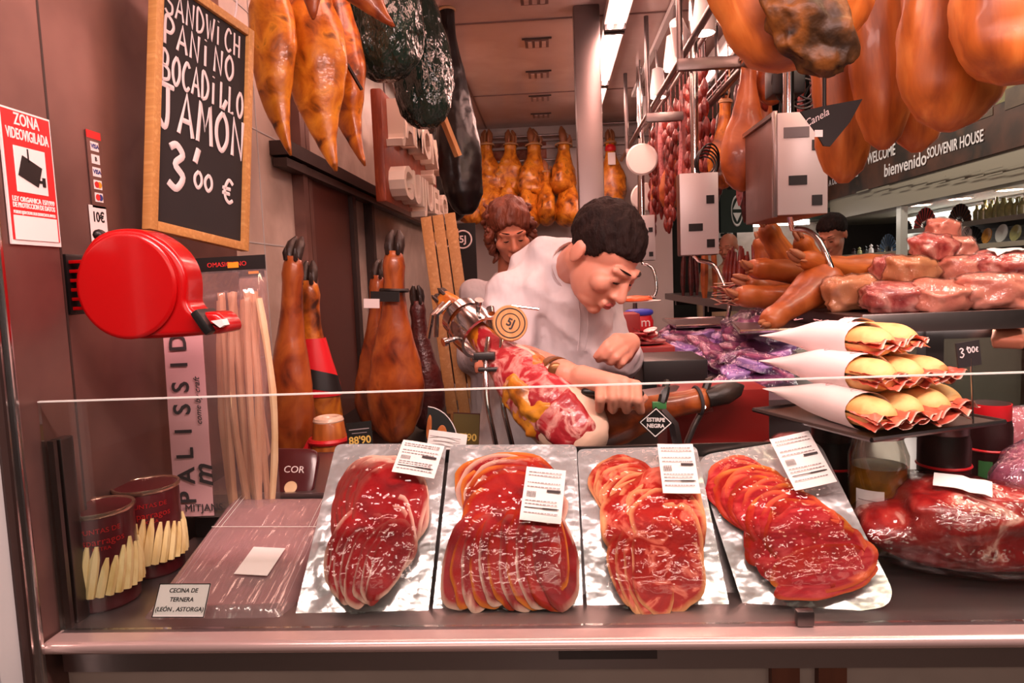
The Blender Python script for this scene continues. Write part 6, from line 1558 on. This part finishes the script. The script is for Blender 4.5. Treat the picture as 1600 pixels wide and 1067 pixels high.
front_ham('smooth orange ham with rounded tip above the WELCOME lettering', (1372, -330), (1380, 234), 1.62, 84, 'ham_orange', 3, prof='slab', thick=.7)
front_ham('orange ham with wrinkled tip in the middle of the upper right group', (1425, -330), (1432, 238), 1.72, 96, 'ham_orange', 4, prof='slab', thick=.7)
front_ham('broad orange ham bulging down to the right', (1530, -330), (1478, 205), 1.45, 170, 'ham_orange', 5, prof='slab', thick=.6, side=(1, .3, 0))
front_ham('large orange ham cut off by the right edge of the view', (1600, -330), (1590, 128), 1.30, 190, 'ham_orange', 6, prof='round', thick=.7)
# black pennant sign on a cord
a = P(1296, 192, 1.50); M = axes(a, V((1, .12, -.02)), V((0, .02, 1))); s = 1.50/1067
t = thing('pennant_sign', 'black pennant-shaped sign with white script hanging on a black cord', 'sign', M)
po = [(-46*s, 16*s), (-10*s, 24*s), (49*s, 34*s), (30*s, 0), (0*s, -35*s), (-10*s, -34*s), (-22*s, -14*s)]
part('board', MB().prism(po[::-1] if False else [po[i] for i in (6, 5, 4, 3, 2, 1, 0)][::-1], .004), 'black_matte', t, smooth=False)
part('lettering', MB().text('Canela', 15*s, M=T(-22*s, 6*s, .0045) @ rot('Z', 28), ext=.0003, shear=.4), 'chalk', t, smooth=False)
part('cord', MB().cyl((-8*s, 22*s, .0), M.inverted() @ V((a.x-8*s, 1.5, ZC)), .004, 8), 'black', t)
part('clip_tag', MB().box((-18*s, -16*s, .004), (12*s, 10*s, .002)), 'paper', t, smooth=False)
# ---------------------------------------------------------------- ceiling lights and vents
def tube_light(name, label, x, y0, y1, z, n, glow, group):
    t = thing(name, label, 'light', (x, (y0+y1)/2, z+.06), group)
    wpart('housing', MB().box((x, (y0+y1)/2, z+.045), (.11, y1-y0-.02, .05), bev=.006), 'white_plastic', t)
    for k in range(n): dx = (k-(n-1)/2)*.05; wpart('tube', MB().cyl((x+dx, y0+.03, z+.008), (x+dx, y1-.03, z+.008), .014, 10), glow, t)
    for y in (y0+.015, y1-.015): wpart('end_cap', MB().box((x, y, z+.012), (.10, .024, .035)), 'steel_dark', t, smooth=False)
for y0, y1, lb in ((2.50, 3.48, 'nearest twin fluorescent light of the right ceiling row'), (3.50, 4.44, 'middle twin fluorescent light of the right ceiling row'), (4.46, 5.28, 'farthest twin fluorescent light of the right ceiling row')):
    tube_light('fluorescent_light', lb, .355, y0, y1, 2.70, 2, 'tube_glow', 'fluorescent lights on the stall ceiling')
tube_light('fluorescent_light', 'single fluorescent light on the left of the ceiling', -.66, 4.02, 5.28, 2.72, 1, 'tube_glow_cool', 'fluorescent lights on the stall ceiling')
tube_light('fluorescent_light', 'fluorescent light over the right-hand rails', 1.02, 3.3, 4.6, 2.70, 1, 'tube_glow', 'fluorescent lights on the stall ceiling')
t = thing('spot_track', 'thin track on the ceiling carrying the white spotlights', 'light track', (.63, 3.6, ZC)); wpart('track', MB().box((.63, 3.7, 2.775), (.03, 2.6, .03)), 'white_plastic', t, smooth=False); wpart('drop', MB().cyl((.63, 4.2, 2.79), (.63, 4.2, 2.80), .01, 6), 'steel', t)
for px, py, Y, lb, tl in ((1099, 22, 2.86, 'nearest white spotlight by the scale pole', 0), (1052, 84, 3.38, 'second white spotlight from the near end', 0), (1064, 58, 3.10, 'white spotlight tilted to face the viewer', 55), (1028, 131, 4.0, 'third white spotlight along the track', 0), (1006, 172, 4.62, 'farthest white spotlight on the track', 0)):
    c = P(px, py, Y); M = T(*c) @ rot('X', tl) @ rot('Y', -tl*.4); t = thing('spotlight', lb, 'light', M, 'white spotlights on the ceiling track')
    part('housing', MB().lathe([(.020, .085), (.030, .08), (.036, .03), (.046, -.04), (.048, -.075), (.043, -.075), (.040, -.065)], 24, cap=False), 'white_plastic', t)
    part('cap', MB().lathe([(0, .087), (.021, .085)], 20), 'white_plastic', t); part('lamp', MB().lathe([(.0, -.067), (.042, -.067)], 24), 'spot_glow', t)
    q = M.inverted(); part('stem', MB().tube([V((0, 0, .08)), q @ V((.63, c.y, 2.77))], .007, 8), 'steel', t)
for i, (Y, ) in enumerate(((3.29,), (3.89,), (4.47,), (5.04,), (5.56,))):
    t = thing('ceiling_vent', 'slotted ceiling vent, number %s from the front in the centre row' % ('one', 'two', 'three', 'four', 'five')[i], 'vent', (-.03, Y, ZC), 'slotted vents in the ceiling')
    wpart('frame', MB().box((-.03, Y, ZC-.004), (.13, .12, .008)), 'ceiling_seam', t, smooth=False)
    m = MB()
    for k in range(3): m.box((-.068+.038*k, Y, ZC-.009), (.022, .09, .004))
    wpart('louvre', m, 'ceiling_panel', t, smooth=False); wpart('front_slot', MB().box((-.03, Y-.075, ZC-.004), (.16, .014, .006)), 'dark_frame', t, smooth=False)
# ---------------------------------------------------------------- the souvenir shop across the aisle and the market hall
XF = 4.05
def on_x(px, py, X):
    w = C2W @ V(((px-IW/2)/F_PX, (IH/2-py)/F_PX, -1)); return V((0, 0, CAMZ))+w*(X/w.x)
struct('wall_shop', MB().box((XF+2.6, 8.5, 1.6), (.1, 11, 3.2)), 'white_tile', smooth=False)
struct('wall_shop_fascia', MB().box((XF+.1, 8.0, 2.34), (.2, 9, .30)), 'shop_fascia', smooth=False)
struct('ceiling_shop', MB().box((XF+1.4, 8.0, 2.28), (2.6, 9, .06)), 'shop_fascia', smooth=False)
struct('wall_hall', MB().box((3.0, 13.5, 2.0), (14, .1, 4.4)), 'hall_grey', smooth=False)
struct('wall_hall_side', MB().box((8.2, 4.0, 2.0), (.1, 20, 4.4)), 'hall_grey', smooth=False)
struct('ceiling_hall', MB().box((4.6, 4.5, 4.25), (7.2, 20, .1)), 'hall_grey', smooth=False)
# banner above the shop front, painted townscape with welcome words
z0 = on_x(1440, 284, XF).z; yb0, yb1 = 4.6, 10.3
M = axes(V((XF-.024, yb1, 2.475)), V((0, -1, 0)), V((0, 0, 1))); BW, BH = yb1-yb0, 1.15
t = thing('shop_banner', 'dark printed banner with WELCOME, bienvenido and SOUVENIR HOUSE above the shop', 'sign', M)
part('banner_board', MB().box((BW/2, BH/2, -.01), (BW, BH, .02)), mat('banner', (52, 34, 26), .6, cols=[(84, 50, 36), (40, 28, 22), (104, 66, 44)], scale=1.6, detail=6), t, smooth=False)
part('painted_sky', MB().box((4.5, BH*.68, .001), (2.3, BH*.62, .004)), mat('banner_sky', (150, 120, 60), .6, cols=[(110, 104, 66), (176, 134, 60)], scale=1.2), t, smooth=False)
mat('banner_town', (70, 52, 40), .6, cols=[(98, 74, 54)], scale=6); rnd = random.Random(3)
x = .6
while x < BW-.2:
    w = rnd.uniform(.12, .34); h = rnd.uniform(.15, .42); part('painted_building', MB().box((x+w/2, BH*(.55 if x < 3.2 else .30)+h/2, .004), (w, h, .004)), 'banner_town', t, smooth=False); x += w*rnd.uniform(.9, 1.6)
def word(s, p0, p1, px, bold=.004):
    a, b = [M.inverted() @ on_x(q[0], q[1], XF-.024) for q in (p0, p1)]; k = MB().text(s, .3, ext=.001, bold=bold); xs = [p.x for p in k.v]; w = max(xs)-min(xs)
    hgt = abs((M.inverted() @ on_x(p0[0], p0[1]-px/2, XF-.024)).y-(M.inverted() @ on_x(p0[0], p0[1]+px/2, XF-.024)).y)
    ys = [p.y for p in k.v]; sy = hgt/(max(ys)-min(ys)); sx = (b.x-a.x)/w
    return MB().add([V(((p.x-min(xs))*sx+a.x, (p.y-(min(ys)+max(ys))/2)*sy+(a.y+b.y)/2, p.z+.009)) for p in k.v], k.f)
for s_, p0, p1, sz in (('WELCOME', (1356, 246), (1400, 236), 17), ('bienvenido', (1383, 263), (1449, 250), 20), ('SOUVENIR HOUSE', (1450, 238), (1538, 213), 17), ('A DE SOUVENIRS', (1296, 284), (1342, 273), 9)):
    part('lettering', word(s_, p0, p1, sz), 'chalk', t, smooth=False)
m = MB()
for k in range(9): q = M.inverted() @ on_x(1350+28*k, 292-5*k, XF-.012); m.box((q.x, q.y-.05, .009), (.34+.1*(k % 3), .016, .002)); m.box((q.x+.1, q.y-.10, .009), (.24, .012, .002))
part('small_print', m, 'shop_fascia', t, smooth=False)
struct('trim_12', MB().box((XF+.15, 7.5, 3.9), (.3, 9, .7)), 'dark_frame', smooth=False)
for px, py, lb in ((1578, 296, 'nearest oval downlight in the souvenir shop ceiling'), (1500, 310, 'middle oval downlight in the souvenir shop ceiling'), (1438, 320, 'farthest oval downlight in the souvenir shop ceiling')):
    c = PZ(px, py, 2.245); t = thing('downlight', lb, 'light', (c.x, c.y, 2.25), 'downlights in the souvenir shop')
    wpart('trim_ring', MB().ring((c.x, c.y, 2.247), .12, .012, 28, 6), 'white_plastic', t); wpart('lens', MB().lathe([(0, 2.243), (.112, 2.243)], 28, M=T(c.x, c.y, 0)), 'spot_glow', t)
# slatted wall, shelves with goods
struct('trim_13', (lambda m: [m.box((XF+1.2, 9.0, 1.6+.09*k), (.02, 2.6, .006)) for k in range(8)] and m)(MB()), 'grey_panel', smooth=False)
struct('wall_slat', MB().box((XF+1.25, 8.0, 1.2), (.06, 5.5, 2.1)), 'white_tile', smooth=False)
def shelf(px0, px1, py, X, label):
    a, b = on_x(px0, py, X), on_x(px1, py, X); z = on_x((px0+px1)/2, py, X).z
    t = thing('shop_shelf', label, 'shelf', (X+.2, (a.y+b.y)/2, z)); wpart('board', MB().box((X+.45, (a.y+b.y)/2, z-.015), (.9, abs(a.y-b.y), .03)), 'steel_dark', t, smooth=False)
    wpart('edge_strip', MB().box((X, (a.y+b.y)/2, z-.02), (.02, abs(a.y-b.y), .05)), 'shop_fascia', t, smooth=False); return z
XS = XF+.35
zs1 = shelf(1405, 1640, 345, XS, 'upper shelf of the souvenir shop with glassware')
zs2 = shelf(1312, 1640, 386, XS, 'lower shelf of the souvenir shop')
rnd = random.Random(8)
def fan(px, py, r, m, lb, X=XS+.1, z=None):
    c = on_x(px, py, X); Mx = axes(V((X, c.y, z)), V((0, -1, 0)), V((0, 0, 1))); t = thing('souvenir_fan', lb, 'fan', Mx)
    g = MB(); n = 22
    rings = [[V((rr_*math.cos(math.pi*i/n), rr_*math.sin(math.pi*i/n), .012*(i % 2))) for i in range(n+1)] for rr_ in (r*.35, r)]
    g.loft(rings, cap=False, closed=False); part('fan_leaf', g, m, t, smooth=False); m2 = MB()
    for i in range(0, n+1, 2): m2.tube([V((0, 0, .004)), V((r*.97*math.cos(math.pi*i/n), r*.97*math.sin(math.pi*i/n), .008))], .006, 5)
    part('fan_rib', m2, 'black', t)
fan(1446, 345, .25, 'red_fan', 'red folding fan on the upper shop shelf', z=zs1); fan(1388, 386, .24, 'blue_fan', 'blue and black fan on the lower shop shelf', z=zs2); fan(1500, 345, .22, 'brown_wood', 'brown folding fan on the upper shop shelf', z=zs1)
fan(1418, 345, .13, 'navy_cloth', 'small dark fan beside the red one', z=zs1); fan(1520, 386, .2, 'black', 'black fan on the lower shop shelf', z=zs2); fan(1490, 386, .16, 'black_matte', 'small black fan on the lower shop shelf', z=zs2)
for i in range(16):
    px = 1526+i*5.2; c = on_x(px, 345, XS+.12); r = .035+.01*(i % 3); hh = .16+.06*rnd.random()
    single('glass_bottle', MB().lathe([(0, 0), (r, 0), (r, hh*.6), (r*.4, hh*.8), (r*.4, hh), (0, hh)], 12, M=T(XS+.12+.05*(i % 2), c.y, zs1)), 'glass_stuff', 'yellowish glass bottle on the upper shop shelf', 'bottle', group='glass bottles on the upper shop shelf')
for i in range(8):
    px = 1334+i*9; c = on_x(px, 386, XS+.12); hh = .10+.04*rnd.random()
    single('figurine', MB().lathe([(0, 0), (.035, 0), (.03, hh*.5), (.012, hh*.62), (.026, hh*.8), (.0, hh)], 12, M=T(XS+.12, c.y, zs2)), ('dark_food', 'glass_stuff', 'black', 'paper')[i % 4], 'small figurine on the lower shop shelf', 'figurine', group='figurines on the lower shop shelf')
for i, (px, r) in enumerate(((1512, .10), (1545, .08), (1568, .09), (1590, .08))):
    c = on_x(px, 386, XS+.1); single('souvenir_plate', MB().lathe([(0, 0), (r*.6, .004), (r, .02), (r, .026), (0, .01)], 24, M=T(XS+.1, c.y, zs2+r) @ rot('Y', -80)), ('wrap_paper', 'jar_food', 'white_tile', 'glass_stuff')[i], ('cream', 'brown', 'white', 'greenish')[i]+' souvenir plate standing on the lower shop shelf', 'plate', ang=50)
c = on_x(1408, 345, XF+.05); single('shop_post', MB().box((XF+.06, c.y, 1.12), (.08, .10, 2.25)), 'white_tile', 'pale glass-edged upright post at the souvenir shop front', 'post', smooth=False)
single('shop_counter', MB().box((XF+.1, 7.2, .7), (.5, 4.6, 1.4), bev=.01), 'maroon_panel', 'dark front counter of the souvenir shop', 'counter')
# dark green pharmacy-like sign, far stall with lit canopy
c = P(1150, 330, 8.0); M = axes(c, V((1, .25, 0)), V((0, 0, 1)))
t = thing('green_sign', 'dark green sign with a white oval arrow emblem beyond the scales', 'sign', M)
part('board', MB().box((0, 0, 0), (.40, .48, .04)), 'green_sign', t, smooth=False)
m = MB().ring((0, 0, .022), .09, .008, 32, 6, M=Matrix.Diagonal((.75, 1.8, 1, 1))); part('oval_emblem', m, 'paper', t)
part('arrow_emblem', MB().prism([(-.05, .02), (.05, .02), (0, .12)], .006, M=T(0, 0, .02)).prism([(-.05, -.02), (0, -.12), (.05, -.02)], .006, M=T(0, 0, .02)), 'paper', t, smooth=False)
part('hanging_rod', MB().cyl((-.12, .24, 0), (-.12, 2.4, 0), .012, 6).cyl((.12, .24, 0), (.12, 2.4, 0), .012, 6), 'steel_dark', t)
c = P(1128, 355, 8.6); M = axes(c, V((1, .1, 0)), V((0, 0, 1))); t = thing('dark_sign', 'small dark sign with a white numeral below the green sign', 'sign', M)
part('board', MB().box((-.0, 0, 0), (.36, .52, .04)), 'black', t, smooth=False); part('lettering', MB().text('53', .22, M=T(.04, -.14, .022), ext=.002), 'paper', t, smooth=False); part('hanging_rod', MB().cyl((0, .26, 0), (0, 2.3, 0), .012, 6), 'steel_dark', t)
t = thing('far_stall', 'distant stall with a lit canopy strip beyond the ham legs', 'stall', (2.9, 10.5, 0)); c0, c1 = P(1165, 352, 10.2), P(1262, 345, 10.2)
wpart('canopy', MB().box(((c0.x+c1.x)/2, 10.5, c0.z+.12), (1.9, .6, .16)), 'green_sign', t, smooth=False)
wpart('light_strip', MB().box(((c0.x+c1.x)/2, 10.18, c0.z+.01), (.9, .04, .07)), 'spot_glow', t, smooth=False)
wpart('back_panel', MB().box(((c0.x+c1.x)/2, 10.8, 1.2), (1.9, .06, 2.2)), 'tile_wall', t, smooth=False); wpart('stall_counter', MB().box(((c0.x+c1.x)/2, 10.3, .55), (1.9, .5, 1.1)), 'shop_fascia', t, smooth=False)
rnd = random.Random(77)
for i in range(14):
    x = lerp(c0.x-.3, c1.x+.2, i/13); single('stall_goods', MB().blob((x, 10.25, 1.1+.07), (.06, .06, .07), sub=2, amp=.2, seed=i), ('bread', 'red_box', 'label_green', 'pork_pink')[i % 4], ('tan', 'red', 'green', 'pink')[i % 4]+' goods on the distant stall counter', 'goods', group='goods on the distant stall')
